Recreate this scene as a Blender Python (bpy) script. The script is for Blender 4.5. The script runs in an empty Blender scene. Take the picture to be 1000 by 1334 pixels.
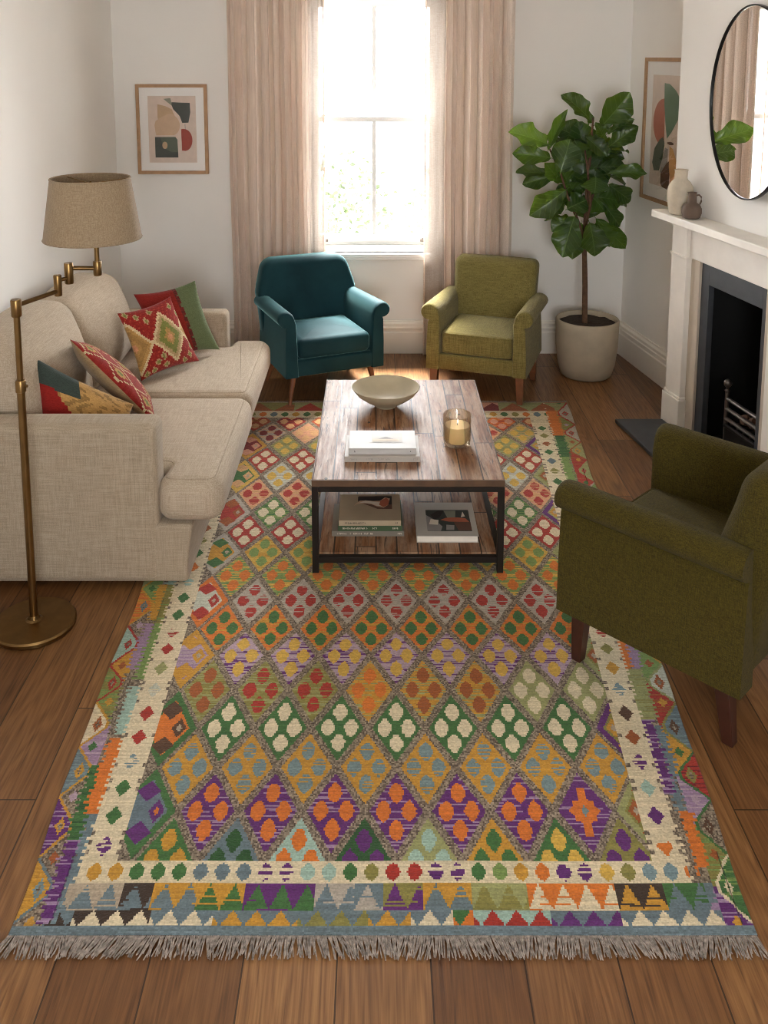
import bpy, bmesh, math, random
import numpy as np
from mathutils import Vector, Matrix

scene = bpy.context.scene
COL = scene.collection
random.seed(7)
RNG = np.random.default_rng(7)
PI = math.pi

# ------------------------------------------------------------------ camera, world, exposure
F_PX, PRINCIPAL_X, HORIZON_Y, TAN_PITCH, EYE = 1200.0, 490.0, 70.0, 0.145, 2.1
cam_d = bpy.data.cameras.new('camera')
cam = bpy.data.objects.new('camera', cam_d)
COL.objects.link(cam)
scene.camera = cam
cam_d.sensor_fit = 'VERTICAL'
cam_d.sensor_height = 36.0
cam_d.lens = 36.0 * F_PX / 1334.0
cam_d.shift_y = -(667.0 - (HORIZON_Y + F_PX * TAN_PITCH)) / 1334.0
cam_d.shift_x = (500.0 - PRINCIPAL_X) / 1334.0
cam_d.clip_start = 0.05
cam.location = (0, 0, EYE)
cam.rotation_euler = (PI / 2 - math.atan(TAN_PITCH), 0, 0)

scene.view_settings.view_transform = 'Standard'
scene.view_settings.look = 'None'
scene.view_settings.gamma = 1.0
scene.view_settings.use_curve_mapping = False
scene.view_settings.exposure = 1.85
scene.cycles.use_denoising = True
scene.cycles.max_bounces = 10
scene.cycles.diffuse_bounces = 6
scene.cycles.transparent_max_bounces = 16
scene.cycles.caustics_reflective = False
scene.cycles.caustics_refractive = False
scene.cycles.sample_clamp_indirect = 10.0
scene.cycles.filter_width = 1.0

SKY_STRENGTH = 9.0
world = bpy.data.worlds.new('world')
scene.world = world
world.use_nodes = True
wn = world.node_tree
wn.nodes['Background'].inputs[0].default_value = (0.965, 0.985, 1.0, 1)
wn.nodes['Background'].inputs[1].default_value = SKY_STRENGTH

# hazy sun standing high outside the window
sun_d = bpy.data.lights.new('hazy_sun', 'SUN')
sun_d.energy = 42.0
sun_d.angle = math.radians(18)
sun_d.color = (1.0, 0.965, 0.91)
sun = bpy.data.objects.new('hazy_sun', sun_d)
COL.objects.link(sun)
sun.rotation_euler = (math.radians(-(90 - 61)), 0, math.radians(4))


def portal(name, loc, rot, sx, sy):
    ld = bpy.data.lights.new(name, 'AREA')
    ld.shape = 'RECTANGLE'
    ld.size, ld.size_y = sx, sy
    ld.cycles.is_portal = True
    o = bpy.data.objects.new(name, ld)
    COL.objects.link(o)
    o.location = loc
    o.rotation_euler = rot


portal('sky_portal', (-0.015, 6.62, 1.6), (-PI / 2, 0, 0), 1.1, 1.9)
portal('sky_portal_near', (0.3, -1.55, 1.6), (PI / 2, 0, 0), 2.1, 1.9)


# ------------------------------------------------------------------ helpers
def lin(c):
    c = c / 255.0
    return c / 12.92 if c <= 0.04045 else ((c + 0.055) / 1.055) ** 2.4


def rgb(r, g, b):
    return (lin(r), lin(g), lin(b), 1.0)


class NT:
    def __init__(self, name):
        self.m = bpy.data.materials.new(name)
        self.m.use_nodes = True
        self.t = self.m.node_tree
        self.b = self.t.nodes['Principled BSDF']
        self.out = self.t.nodes['Material Output']

    def link(self, a, b):
        self.t.links.new(a, b)

    def put(self, sock, v):
        if isinstance(v, bpy.types.NodeSocket):
            self.link(v, sock)
        elif v is not None:
            sock.default_value = v

    def math(self, op, a, b=None, c=None, clamp=False):
        n = self.t.nodes.new('ShaderNodeMath')
        n.operation = op
        n.use_clamp = clamp
        for i, v in enumerate((a, b, c)):
            if v is not None:
                self.put(n.inputs[i], v)
        return n.outputs[0]

    def coord(self, kind='Object'):
        return self.t.nodes.new('ShaderNodeTexCoord').outputs[kind]

    def scale(self, vec, s, off=(0, 0, 0), rot=(0, 0, 0)):
        n = self.t.nodes.new('ShaderNodeMapping')
        self.link(vec, n.inputs[0])
        n.inputs['Scale'].default_value = s
        n.inputs['Location'].default_value = off
        n.inputs['Rotation'].default_value = rot
        return n.outputs[0]

    def noise(self, vec, scale=5.0, detail=4.0, rough=0.5, dist=0.0, dim='3D', w=None):
        n = self.t.nodes.new('ShaderNodeTexNoise')
        n.noise_dimensions = dim
        self.link(vec, n.inputs['Vector'])
        n.inputs['Scale'].default_value = scale
        n.inputs['Detail'].default_value = detail
        n.inputs['Roughness'].default_value = rough
        n.inputs['Distortion'].default_value = dist
        if w is not None:
            self.put(n.inputs['W'], w)
        return n.outputs[0]

    def white(self, *v):
        n = self.t.nodes.new('ShaderNodeTexWhiteNoise')
        if len(v) == 1:
            n.noise_dimensions = '1D'
            self.put(n.inputs['W'], v[0])
        else:
            n.noise_dimensions = '2D'
            c = self.t.nodes.new('ShaderNodeCombineXYZ')
            self.put(c.inputs[0], v[0])
            self.put(c.inputs[1], v[1])
            self.link(c.outputs[0], n.inputs['Vector'])
        return n.outputs['Value']

    def comb(self, x, y, z):
        c = self.t.nodes.new('ShaderNodeCombineXYZ')
        for i, v in enumerate((x, y, z)):
            self.put(c.inputs[i], v)
        return c.outputs[0]

    def sep(self, v):
        n = self.t.nodes.new('ShaderNodeSeparateXYZ')
        self.link(v, n.inputs[0])
        return n.outputs

    def ramp(self, fac, stops, interp='LINEAR'):
        n = self.t.nodes.new('ShaderNodeValToRGB')
        n.color_ramp.interpolation = interp
        e = n.color_ramp.elements
        while len(e) < len(stops):
            e.new(0.5)
        for i, (p, c) in enumerate(stops):
            e[i].position = p
            e[i].color = c if len(c) == 4 else (*c, 1)
        self.put(n.inputs[0], fac)
        return n.outputs[0]

    def mix(self, fac, a, b, blend='MIX'):
        n = self.t.nodes.new('ShaderNodeMix')
        n.data_type = 'RGBA'
        n.blend_type = blend
        self.put(n.inputs[0], fac)
        self.put(n.inputs[6], a)
        self.put(n.inputs[7], b)
        return n.outputs[2]

    def bump(self, h, strength=0.3, dist=0.01):
        n = self.t.nodes.new('ShaderNodeBump')
        n.inputs['Strength'].default_value = strength
        n.inputs['Distance'].default_value = dist
        self.link(h, n.inputs['Height'])
        self.link(n.outputs[0], self.b.inputs['Normal'])
        return n.outputs[0]

    def base(self, c):
        self.put(self.b.inputs['Base Color'], c)

    def set(self, **k):
        for a, v in k.items():
            self.put(self.b.inputs[a.replace('_', ' ')], v)


def plain(name, c, rough=0.5, metal=0.0, var=0.08, scale=8.0, bump=0.0, bscale=60.0, **k):
    n = NT(name)
    co = n.coord()
    f = n.noise(co, scale, 4)
    d = tuple(max(0, x * (1 - var)) for x in c[:3]) + (1,)
    u = tuple(min(1, x * (1 + var)) for x in c[:3]) + (1,)
    n.base(n.ramp(f, [(0.3, d), (0.7, u)]))
    n.set(Roughness=rough, Metallic=metal, **k)
    if bump:
        n.bump(n.noise(co, bscale, 3), bump, 0.004)
    return n.m


def slub(n, co, fine=170.0, long=5.0):
    a = n.noise(n.scale(co, (long, fine, fine)), 1.0, 2.5)
    b = n.noise(n.scale(co, (fine, long, fine)), 1.0, 2.5)
    c = n.noise(n.scale(co, (fine, fine, long)), 1.0, 2.5)
    return n.math('DIVIDE', n.math('ADD', n.math('ADD', a, b), c), 3.0)


def fabric(name, dark, light, fine=170.0, long=5.0, bump=0.35, rough=0.9, sheen=0.12, lo=0.42, hi=0.58, wrinkle=0.0):
    n = NT(name)
    co = n.coord()
    s = slub(n, co, fine, long)
    col = n.ramp(s, [(lo, dark), (hi, light)])
    big = n.noise(co, 4.0, 3)
    col = n.mix(n.math('MULTIPLY', big, 0.16), col, dark)
    n.base(col)
    n.set(Roughness=rough, Sheen_Weight=sheen, Sheen_Roughness=0.5)
    n.b.inputs['Specular IOR Level'].default_value = 0.15
    h = s
    if wrinkle:
        w = n.noise(n.scale(co, (7, 3, 5)), 1.6, 3, 0.45, 1.2)
        h = n.math('ADD', n.math('MULTIPLY', s, 0.25), n.math('MULTIPLY', w, wrinkle))
    n.bump(h, bump, 0.012)
    return n.m


class MB:
    """collects vertices and faces of one mesh"""

    def __init__(self):
        self.v, self.f, self.mi = [], [], []

    def add(self, verts, faces, m=0):
        o = len(self.v)
        self.v += [tuple(p) for p in verts]
        self.f += [tuple(i + o for i in f) for f in faces]
        self.mi += [m] * len(faces)

    def box(self, x0, x1, y0, y1, z0, z1, m=0):
        v = [(x, y, z) for z in (z0, z1) for y in (y0, y1) for x in (x0, x1)]
        self.add(v, [(0, 2, 3, 1), (4, 5, 7, 6), (0, 1, 5, 4), (2, 6, 7, 3), (0, 4, 6, 2), (1, 3, 7, 5)], m)

    def hexa(self, bot, top, m=0):
        self.add(list(bot) + list(top), [(3, 2, 1, 0), (4, 5, 6, 7), (0, 1, 5, 4), (1, 2, 6, 5), (2, 3, 7, 6), (3, 0, 4, 7)], m)

    def loft(self, loops, cap=True, m=0, closed=True):
        n = len(loops[0])
        v = [p for l in loops for p in l]
        f = []
        for i in range(len(loops) - 1):
            for j in range(n if closed else n - 1):
                k = (j + 1) % n
                f.append((i * n + j, i * n + k, (i + 1) * n + k, (i + 1) * n + j))
        if cap:
            f.append(tuple(reversed(range(n))))
            f.append(tuple(range((len(loops) - 1) * n, len(loops) * n)))
        self.add(v, f, m)

    def tube(self, pts, rad, n=12, m=0, cap=True):
        pts = [Vector(p) for p in pts]
        if not hasattr(rad, '__len__'):
            rad = [rad] * len(pts)
        loops = []
        ref = None
        for i, p in enumerate(pts):
            a = pts[max(0, i - 1)]
            b = pts[min(len(pts) - 1, i + 1)]
            t = (b - a).normalized()
            if ref is None:
                ref = Vector((0, 0, 1)) if abs(t.z) < 0.9 else Vector((1, 0, 0))
            u = t.cross(ref).normalized()
            w = t.cross(u).normalized()
            loops.append([p + (u * math.cos(2 * PI * k / n) + w * math.sin(2 * PI * k / n)) * rad[i] for k in range(n)])
        self.loft(loops, cap, m)

    def lathe(self, prof, n=40, c=(0, 0, 0), m=0, cap=True):
        loops = [[(c[0] + r * math.cos(2 * PI * k / n), c[1] + r * math.sin(2 * PI * k / n), c[2] + z) for k in range(n)] for r, z in prof]
        self.loft(loops, cap, m)

    def prism(self, poly, z0, z1, m=0):
        self.loft([[(x, y, z0) for x, y in poly], [(x, y, z1) for x, y in poly]], True, m)

    def build(self, name, mats, parent=None, smooth=True, angle=38, bevel=0.0, seg=2, subsurf=0, fix=True):
        me = bpy.data.meshes.new(name)
        me.from_pydata(self.v, [], self.f)
        if not isinstance(mats, (list, tuple)):
            mats = [mats]
        for mm in mats:
            me.materials.append(mm)
        if len(mats) > 1:
            me.polygons.foreach_set('material_index', self.mi)
        if fix:
            bm = bmesh.new()
            bm.from_mesh(me)
            bmesh.ops.recalc_face_normals(bm, faces=bm.faces)
            bm.to_mesh(me)
            bm.free()
        if smooth:
            me.polygons.foreach_set('use_smooth', [True] * len(me.polygons))
            me.set_sharp_from_angle(angle=math.radians(angle))
        me.update()
        o = bpy.data.objects.new(name, me)
        COL.objects.link(o)
        if parent:
            o.parent = parent
        if bevel:
            md = o.modifiers.new('bevel', 'BEVEL')
            md.width = bevel
            md.segments = seg
            md.limit_method = 'ANGLE'
            md.angle_limit = math.radians(35)
            md.harden_normals = False
        if subsurf:
            md = o.modifiers.new('subsurf', 'SUBSURF')
            md.levels = md.render_levels = subsurf
        return o


def thing(name, label, cat, loc=(0, 0, 0), rz=0.0, group=None):
    o = bpy.data.objects.new(name, None)
    o.empty_display_size = 0.1
    COL.objects.link(o)
    o.location = loc
    o.rotation_euler = (0, 0, rz)
    return tag(o, label, cat, group)


def tag(o, label, cat, group=None):
    o['label'] = label
    o['category'] = cat
    if group:
        o['group'] = group
    return o


def structure(o):
    o['kind'] = 'structure'
    return o


def axis_samples(h, r, inner, arc):
    inn = list(np.linspace(-(h - r), h - r, inner + 1))
    out = [(h - r) + r * math.sin(PI / 4 * (i + 1) / arc) / math.sin(PI / 4) for i in range(arc)]
    return [-x for x in reversed(out)] + inn + out


def rbox(mb, c, size, r, inner=(4, 4, 4), arc=3, puff=(0, 0, 0), deform=None, m=0):
    """rounded box, optionally puffed along each axis and deformed"""
    h = [s / 2 for s in size]
    ax = [axis_samples(h[i], min(r, h[i] * 0.98), inner[i], arc) for i in range(3)]
    idx = {}
    V = []

    def vert(p):
        key = tuple(round(x, 6) for x in p)
        if key in idx:
            return idx[key]
        q = [max(-(h[i] - r), min(h[i] - r, p[i])) for i in range(3)]
        d = [p[i] - q[i] for i in range(3)]
        L = math.sqrt(sum(x * x for x in d))
        if L > 1e-9:
            p2 = [q[i] + d[i] / L * r for i in range(3)]
        else:
            p2 = list(p)
        n = [p[i] / h[i] for i in range(3)]
        for i in range(3):
            if puff[i]:
                j, k = [a for a in range(3) if a != i]
                p2[i] += n[i] * puff[i] * (1 - n[j] ** 2) * (1 - n[k] ** 2)
        if deform:
            p2 = deform(*p2)
        idx[key] = len(V)
        V.append((p2[0] + c[0], p2[1] + c[1], p2[2] + c[2]))
        return idx[key]

    Fc = []
    for i in range(3):
        j, k = (i + 1) % 3, (i + 2) % 3
        for s in (-1, 1):
            for a in range(len(ax[j]) - 1):
                for b in range(len(ax[k]) - 1):
                    quad = []
                    for (da, db) in ((0, 0), (1, 0), (1, 1), (0, 1)):
                        p = [0, 0, 0]
                        p[i] = s * h[i]
                        p[j] = ax[j][a + da]
                        p[k] = ax[k][b + db]
                        quad.append(vert(p))
                    Fc.append(quad if s > 0 else quad[::-1])
    mb.add(V, Fc, m)


def round_poly(pts, r, seg=5):
    out = []
    n = len(pts)
    for i in range(n):
        p0, p1, p2 = Vector(pts[i - 1]), Vector(pts[i]), Vector(pts[(i + 1) % n])
        rr = r[i] if hasattr(r, '__len__') else r
        a, b = (p0 - p1).normalized(), (p2 - p1).normalized()
        ang = a.angle(b)
        if rr <= 0 or ang > PI - 0.02:
            out.append(tuple(p1))
            continue
        t = rr / math.tan(ang / 2)
        t = min(t, 0.49 * (p0 - p1).length, 0.49 * (p2 - p1).length)
        rr = t * math.tan(ang / 2)
        s, e = p1 + a * t, p1 + b * t
        cc = p1 + (a + b).normalized() * (rr / math.sin(ang / 2))
        va, ve = s - cc, e - cc
        tot = va.angle(ve)
        for k in range(seg + 1):
            f = k / seg
            w = (va * math.sin((1 - f) * tot) + ve * math.sin(f * tot)) / math.sin(tot) if tot > 1e-4 else va
            q = cc + w
            out.append((q.x, q.y))
    return out


def inset_poly(pts, d):
    n = len(pts)
    area = sum(pts[i - 1][0] * pts[i][1] - pts[i][0] * pts[i - 1][1] for i in range(n))
    s = 1 if area > 0 else -1
    out = []
    for i in range(n):
        p0, p1, p2 = Vector(pts[i - 1]), Vector(pts[i]), Vector(pts[(i + 1) % n])
        e1, e2 = (p1 - p0), (p2 - p1)
        if e1.length < 1e-7 or e2.length < 1e-7:
            out.append(tuple(p1))
            continue
        n1 = Vector((-e1.y, e1.x)).normalized() * s
        n2 = Vector((-e2.y, e2.x)).normalized() * s
        b = (n1 + n2)
        if b.length < 1e-6:
            out.append(tuple(p1))
            continue
        b.normalize()
        q = p1 + b * (d / max(0.35, b.dot(n1)))
        out.append((q.x, q.y))
    return out


def slab(mb, outline, z0, z1, r, crown=0.0, seg=5, m=0):
    """cushion shaped slab with rounded edges and a crowned top"""
    loops = []
    for k in range(seg + 1):
        a = PI / 2 * k / seg
        loops.append([(x, y, z0 + r - r * math.sin(a + 0) if False else z0 + r * (1 - math.sin(a))) for x, y in inset_poly(outline, r * (1 - math.cos(a)))])
    loops = loops[::-1]
    for k in range(seg + 1):
        a = PI / 2 * k / seg
        loops.append([(x, y, z1 - r + r * math.sin(a)) for x, y in inset_poly(outline, r * (1 - math.cos(a)))])
    if crown:
        last = loops[-1]
        cx = sum(p[0] for p in last) / len(last)
        cy = sum(p[1] for p in last) / len(last)
        hx_ = max(abs(p[0] - cx) for p in last)
        hy_ = max(abs(p[1] - cy) for p in last)
        for f in (0.96, 0.88, 0.76, 0.62, 0.46, 0.3, 0.14, 0.02):
            lp = []
            for p in last:
                x, y = cx + (p[0] - cx) * f, cy + (p[1] - cy) * f
                u, v = min(1, abs(x - cx) / hx_), min(1, abs(y - cy) / hy_)
                lp.append((x, y, z1 + crown * (1 - u ** 4) * (1 - v ** 4)))
            loops.append(lp)
    mb.loft(loops, True, m)


def pillow(name, c, thick, colf, mats, parent=None, N=44):
    """c = corners TL, TR, BR, BL as seen from the front; colf gives (face colours) per (u,v,side)"""
    TL, TR, BR, BL = [Vector(p) for p in c]
    nrm = ((TR - TL) + (BR - BL)).cross((BL - TL) + (BR - TR)).normalized() * -1
    V, Fc, C = [], [], []
    us = [0.5 - 0.5 * math.cos(PI * i / N) * (1.0) for i in range(N + 1)]
    us = [0.5 * a + 0.5 * (i / N) for i, a in enumerate(us)]

    def pt(u, v, s):
        pin_u = 1 - 0.10 * (1 - (2 * v - 1) ** 2) * abs(2 * u - 1) ** 3 * 1.0
        pin_v = 1 - 0.10 * (1 - (2 * u - 1) ** 2) * abs(2 * v - 1) ** 3 * 1.0
        uu = 0.5 + (u - 0.5) * pin_u
        vv = 0.5 + (v - 0.5) * pin_v
        p = (TL * (1 - uu) + TR * uu) * (1 - vv) + (BL * (1 - uu) + BR * uu) * vv
        a = max(0, 1 - (2 * u - 1) ** 2)
        b = max(0, 1 - (2 * v - 1) ** 2)
        t = thick * (a ** 0.55) * (b ** 0.55)
        t *= 1 + 0.05 * math.sin(9 * u + 5 * v) * a * b
        return p + nrm * s * t

    for side in (1, -1):
        o = len(V)
        for j in range(N + 1):
            for i in range(N + 1):
                V.append(pt(us[i], us[j], side))
        for j in range(N):
            for i in range(N):
                q = [o + j * (N + 1) + i, o + j * (N + 1) + i + 1, o + (j + 1) * (N + 1) + i + 1, o + (j + 1) * (N + 1) + i]
                Fc.append(q[::-1] if side > 0 else q)
                C.append(colf((us[i] + us[i + 1]) / 2, (us[j] + us[j + 1]) / 2, side))
    me = bpy.data.meshes.new(name)
    me.from_pydata([tuple(p) for p in V], [], Fc)
    at = me.attributes.new('dye', 'FLOAT_COLOR', 'FACE')
    at.data.foreach_set('color', np.array(C, dtype=np.float32).ravel())
    bm = bmesh.new()
    bm.from_mesh(me)
    bmesh.ops.remove_doubles(bm, verts=bm.verts, dist=0.0004)
    bmesh.ops.recalc_face_normals(bm, faces=bm.faces)
    bm.to_mesh(me)
    bm.free()
    me.polygons.foreach_set('use_smooth', [True] * len(me.polygons))
    me.materials.append(mats)
    o = bpy.data.objects.new(name, me)
    COL.objects.link(o)
    if parent:
        o.parent = parent
    return o


# ------------------------------------------------------------------ materials
def wall_paint(name, c):
    n = NT(name)
    co = n.coord()
    f = n.noise(co, 2.5, 5)
    n.base(n.ramp(f, [(0.3, tuple(x * 0.97 for x in c[:3]) + (1,)), (0.7, c)]))
    n.set(Roughness=0.85)
    n.bump(n.noise(co, 160, 3), 0.06, 0.003)
    return n.m


M = {}
M['wall'] = wall_paint('wall_paint', rgb(234, 231, 226))
M['ceiling'] = wall_paint('ceiling_paint', rgb(238, 235, 230))
M['trim'] = plain('trim_paint', rgb(232, 226, 216), 0.4, var=0.02)
M['sash'] = plain('sash_paint', rgb(240, 240, 238), 0.35, var=0.02)
M['stone'] = plain('mantel_stone', rgb(232, 226, 217), 0.55, var=0.05, scale=9, bump=0.05)
M['stone_slip'] = plain('stone_slip', rgb(192, 180, 163), 0.6, var=0.06, scale=12)
M['slate'] = plain('slate', rgb(62, 64, 68), 0.45, var=0.12, scale=14, bump=0.08)
M['soot'] = plain('soot', rgb(14, 13, 12), 0.95, var=0.2)
M['iron'] = plain('iron', rgb(120, 112, 106), 0.35, 0.9, var=0.15)
M['brass'] = plain('aged_brass', rgb(128, 100, 62), 0.32, 1.0, var=0.12, scale=20)
M['black_steel'] = plain('black_steel', rgb(44, 38, 34), 0.45, 0.6, var=0.15)
M['frame_black'] = plain('mirror_rim', rgb(30, 29, 29), 0.35, 0.5, var=0.1)
M['mirror'] = plain('mirror_glass', (0.93, 0.94, 0.94, 1), 0.01, 1.0, var=0.0)
M['oak_frame'] = plain('oak_frame', rgb(170, 132, 96), 0.5, var=0.15, scale=25)
M['mat_board'] = plain('mat_board', rgb(240, 236, 232), 0.8, var=0.01)
M['terracotta'] = plain('planter_clay', rgb(178, 164, 142), 0.75, var=0.08, scale=10, bump=0.12, bscale=90)
M['soil'] = plain('soil', rgb(50, 36, 26), 0.95, var=0.4, scale=60, bump=0.8, bscale=80)
M['bark'] = plain('bark', rgb(94, 66, 46), 0.85, var=0.3, scale=40, bump=0.5, bscale=90)
M['bowl'] = plain('bowl_glaze', rgb(176, 164, 138), 0.45, var=0.06, scale=16, bump=0.04)
M['vase_cream'] = plain('vase_cream', rgb(200, 188, 168), 0.75, var=0.12, scale=22, bump=0.25, bscale=50)
M['vase_brown'] = plain('vase_brown', rgb(100, 82, 70), 0.75, var=0.12, scale=22, bump=0.15, bscale=60)
M['page'] = plain('book_pages', rgb(226, 218, 204), 0.85, var=0.04, scale=40)
M['linen'] = fabric('sofa_linen', rgb(150, 134, 113), rgb(178, 162, 141), 330, 12, 0.22, wrinkle=0.0)
M['linen_cushion'] = fabric('sofa_linen_cushion', rgb(162, 146, 125), rgb(190, 174, 154), 330, 12, 0.4, wrinkle=1.0)
M['shade'] = fabric('shade_linen', rgb(140, 120, 95), rgb(160, 140, 114), 330, 14, 0.15)
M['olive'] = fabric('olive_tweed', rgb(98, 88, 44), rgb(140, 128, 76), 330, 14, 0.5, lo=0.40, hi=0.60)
M['olive_shaded'] = fabric('olive_fabric_shaded', rgb(48, 40, 9), rgb(88, 76, 25), 420, 60, 0.7, lo=0.38, hi=0.62, sheen=0.03)  # near chair's olive, its shade away from the window put into the colour
M['leg_dark'] = plain('leg_mahogany', rgb(60, 30, 20), 0.4, var=0.25, scale=18)
M['leg_mid'] = plain('leg_walnut', rgb(120, 74, 46), 0.4, var=0.25, scale=18)


def velvet():
    n = NT('teal_velvet')
    co = n.coord()
    f = n.noise(co, 3.0, 4, 0.5, 0.5)
    n.base(n.ramp(f, [(0.3, rgb(16, 46, 52)), (0.7, rgb(28, 64, 70))]))
    n.set(Roughness=0.7, Sheen_Weight=0.9, Sheen_Roughness=0.28)
    n.b.inputs['Sheen Tint'].default_value = rgb(150, 205, 205)
    n.b.inputs['Specular IOR Level'].default_value = 0.15
    n.bump(n.noise(co, 300, 2), 0.06, 0.003)
    return n.m


M['velvet'] = velvet()


def wood_floor():
    n = NT('oak_planks')
    co = n.coord('Object')
    x, y, z = n.sep(co)
    px = n.math('DIVIDE', n.math('ADD', x, 0.749 + 21.9), 0.219)
    ix = n.math('FLOOR', px)
    fx = n.math('SUBTRACT', px, ix)
    r1 = n.white(n.math('ADD', ix, 3.3))
    py = n.math('DIVIDE', n.math('ADD', n.math('ADD', y, 20.0), n.math('MULTIPLY', r1, 7.0)), 1.85)
    iy = n.math('FLOOR', py)
    fy = n.math('SUBTRACT', py, iy)
    r2 = n.white(ix, iy)
    gx = n.math('MINIMUM', fx, n.math('SUBTRACT', 1.0, fx))
    gy = n.math('MULTIPLY', n.math('MINIMUM', fy, n.math('SUBTRACT', 1.0, fy)), 1.85 / 0.219)
    g = n.math('MINIMUM', gx, gy)
    gap = n.math('LESS_THAN', g, 0.009)
    # grain: rings stretched along the board
    off = n.math('MULTIPLY', r2, 37.0)
    v = n.comb(n.math('ADD', n.math('MULTIPLY', x, 9.0), off), n.math('ADD', n.math('MULTIPLY', y, 0.85), off), off)
    warp = n.noise(v, 0.9, 3, 0.5, 0.3)
    rings = n.math('SINE', n.math('MULTIPLY', warp, 95.0))
    rings = n.math('MULTIPLY_ADD', rings, 0.5, 0.5)
    v2 = n.comb(n.math('ADD', n.math('MULTIPLY', x, 170.0), off), n.math('MULTIPLY', y, 2.6), off)
    fine = n.noise(v2, 1.0, 4, 0.65)
    grain = n.math('MULTIPLY_ADD', rings, 0.17, n.math('MULTIPLY', fine, 0.9))
    c1 = n.ramp(grain, [(0.22, rgb(86, 59, 35)), (0.45, rgb(132, 96, 61)), (0.8, rgb(164, 126, 84))])
    tint = n.ramp(r2, [(0.0, rgb(176, 156, 140)), (0.5, rgb(216, 202, 190)), (1.0, rgb(248, 236, 222))])
    c = n.mix(1.0, c1, tint, 'MULTIPLY')
    # knots
    vk = n.comb(n.math('ADD', n.math('MULTIPLY', x, 5.0), off), n.math('MULTIPLY', y, 2.2), off)
    kn = n.noise(vk, 1.0, 1, 0.4)
    km = n.math('GREATER_THAN', kn, 0.79)
    km2 = n.ramp(kn, [(0.70, (0, 0, 0, 1)), (0.80, (1, 1, 1, 1))])
    c = n.mix(n.math('MULTIPLY', km2, 0.75), c, rgb(44, 26, 16))
    c = n.mix(n.math('MULTIPLY', gap, 0.85), c, rgb(34, 20, 12))
    n.base(c)
    rr = n.ramp(fine, [(0.3, (0.42,) * 3), (0.7, (0.28,) * 3)])
    n.set(Roughness=rr)
    n.b.inputs['Specular IOR Level'].default_value = 0.4
    h = n.math('SUBTRACT', n.math('MULTIPLY', fine, 0.25), n.math('MULTIPLY', gap, 1.0))
    n.bump(h, 0.3, 0.004)
    return n.m


M['floor'] = wood_floor()


def table_wood(name, pale, mid, dark, white):
    n = NT(name)
    co = n.coord('Object')
    x, y, z = n.sep(co)
    px = n.math('DIVIDE', n.math('ADD', x, 0.388 + 0.862), 0.0862)
    ix = n.math('FLOOR', px)
    fx = n.math('SUBTRACT', px, ix)
    r = n.white(n.math('ADD', ix, 0.7))
    py = n.math('DIVIDE', n.math('ADD', n.math('ADD', y, 10.0), n.math('MULTIPLY', r, 5.0)), 0.95)
    iy = n.math('FLOOR', py)
    fy = n.math('SUBTRACT', py, iy)
    r2 = n.white(ix, iy)
    g = n.math('MINIMUM', n.math('MINIMUM', fx, n.math('SUBTRACT', 1.0, fx)),
               n.math('MULTIPLY', n.math('MINIMUM', fy, n.math('SUBTRACT', 1.0, fy)), 11.0))
    gap = n.math('LESS_THAN', g, 0.034)
    off = n.math('MULTIPLY', r2, 23.0)
    v = n.comb(n.math('ADD', n.math('MULTIPLY', x, 90.0), off), n.math('ADD', n.math('MULTIPLY', y, 5.0), off), off)
    fine = n.noise(v, 1.0, 5, 0.65, 0.4)
    c = n.ramp(fine, [(0.25, dark), (0.5, mid), (0.75, pale)])
    c = n.mix(1.0, c, n.ramp(r2, [(0, rgb(205, 188, 176)), (1, rgb(255, 250, 244))]), 'MULTIPLY')
    # limewash worn off in places
    v3 = n.comb(n.math('ADD', n.math('MULTIPLY', x, 14.0), off), n.math('MULTIPLY', y, 3.0), off)
    wn_ = n.noise(v3, 1.0, 5, 0.7)
    wmask = n.ramp(wn_, [(0.42, (0, 0, 0, 1)), (0.6, (1, 1, 1, 1))])
    c = n.mix(n.math('MULTIPLY', wmask, white), c, rgb(202, 182, 158))
    # cracks and nail holes
    v4 = n.comb(n.math('ADD', n.math('MULTIPLY', x, 60.0), off), n.math('MULTIPLY', y, 4.5), off)
    cr = n.noise(v4, 1.0, 3, 0.6, 1.0)
    crm = n.ramp(cr, [(0.35, (1, 1, 1, 1)), (0.40, (0, 0, 0, 1))])
    vo = n.t.nodes.new('ShaderNodeTexVoronoi')
    vo.inputs['Scale'].default_value = 11.0
    n.link(n.comb(x, n.math('MULTIPLY', y, 0.7), 0.0), vo.inputs['Vector'])
    hole = n.math('LESS_THAN', vo.outputs['Distance'], 0.075)
    dk = n.math('MAXIMUM', n.math('MAXIMUM', n.math('MULTIPLY', crm, 0.7), hole), n.math('MULTIPLY', gap, 0.92))
    c = n.mix(dk, c, rgb(36, 24, 18))
    n.base(c)
    n.set(Roughness=n.ramp(fine, [(0.3, (0.6,) * 3), (0.7, (0.42,) * 3)]))
    n.b.inputs['Specular IOR Level'].default_value = 0.35
    n.bump(n.math('SUBTRACT', n.math('MULTIPLY', fine, 0.3), n.math('MULTIPLY', dk, 0.25)), 0.3, 0.003)
    return n.m


M['table_wood'] = table_wood('reclaimed_pine', rgb(172, 126, 84), rgb(138, 94, 58), rgb(84, 52, 31), 0.30)


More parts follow.
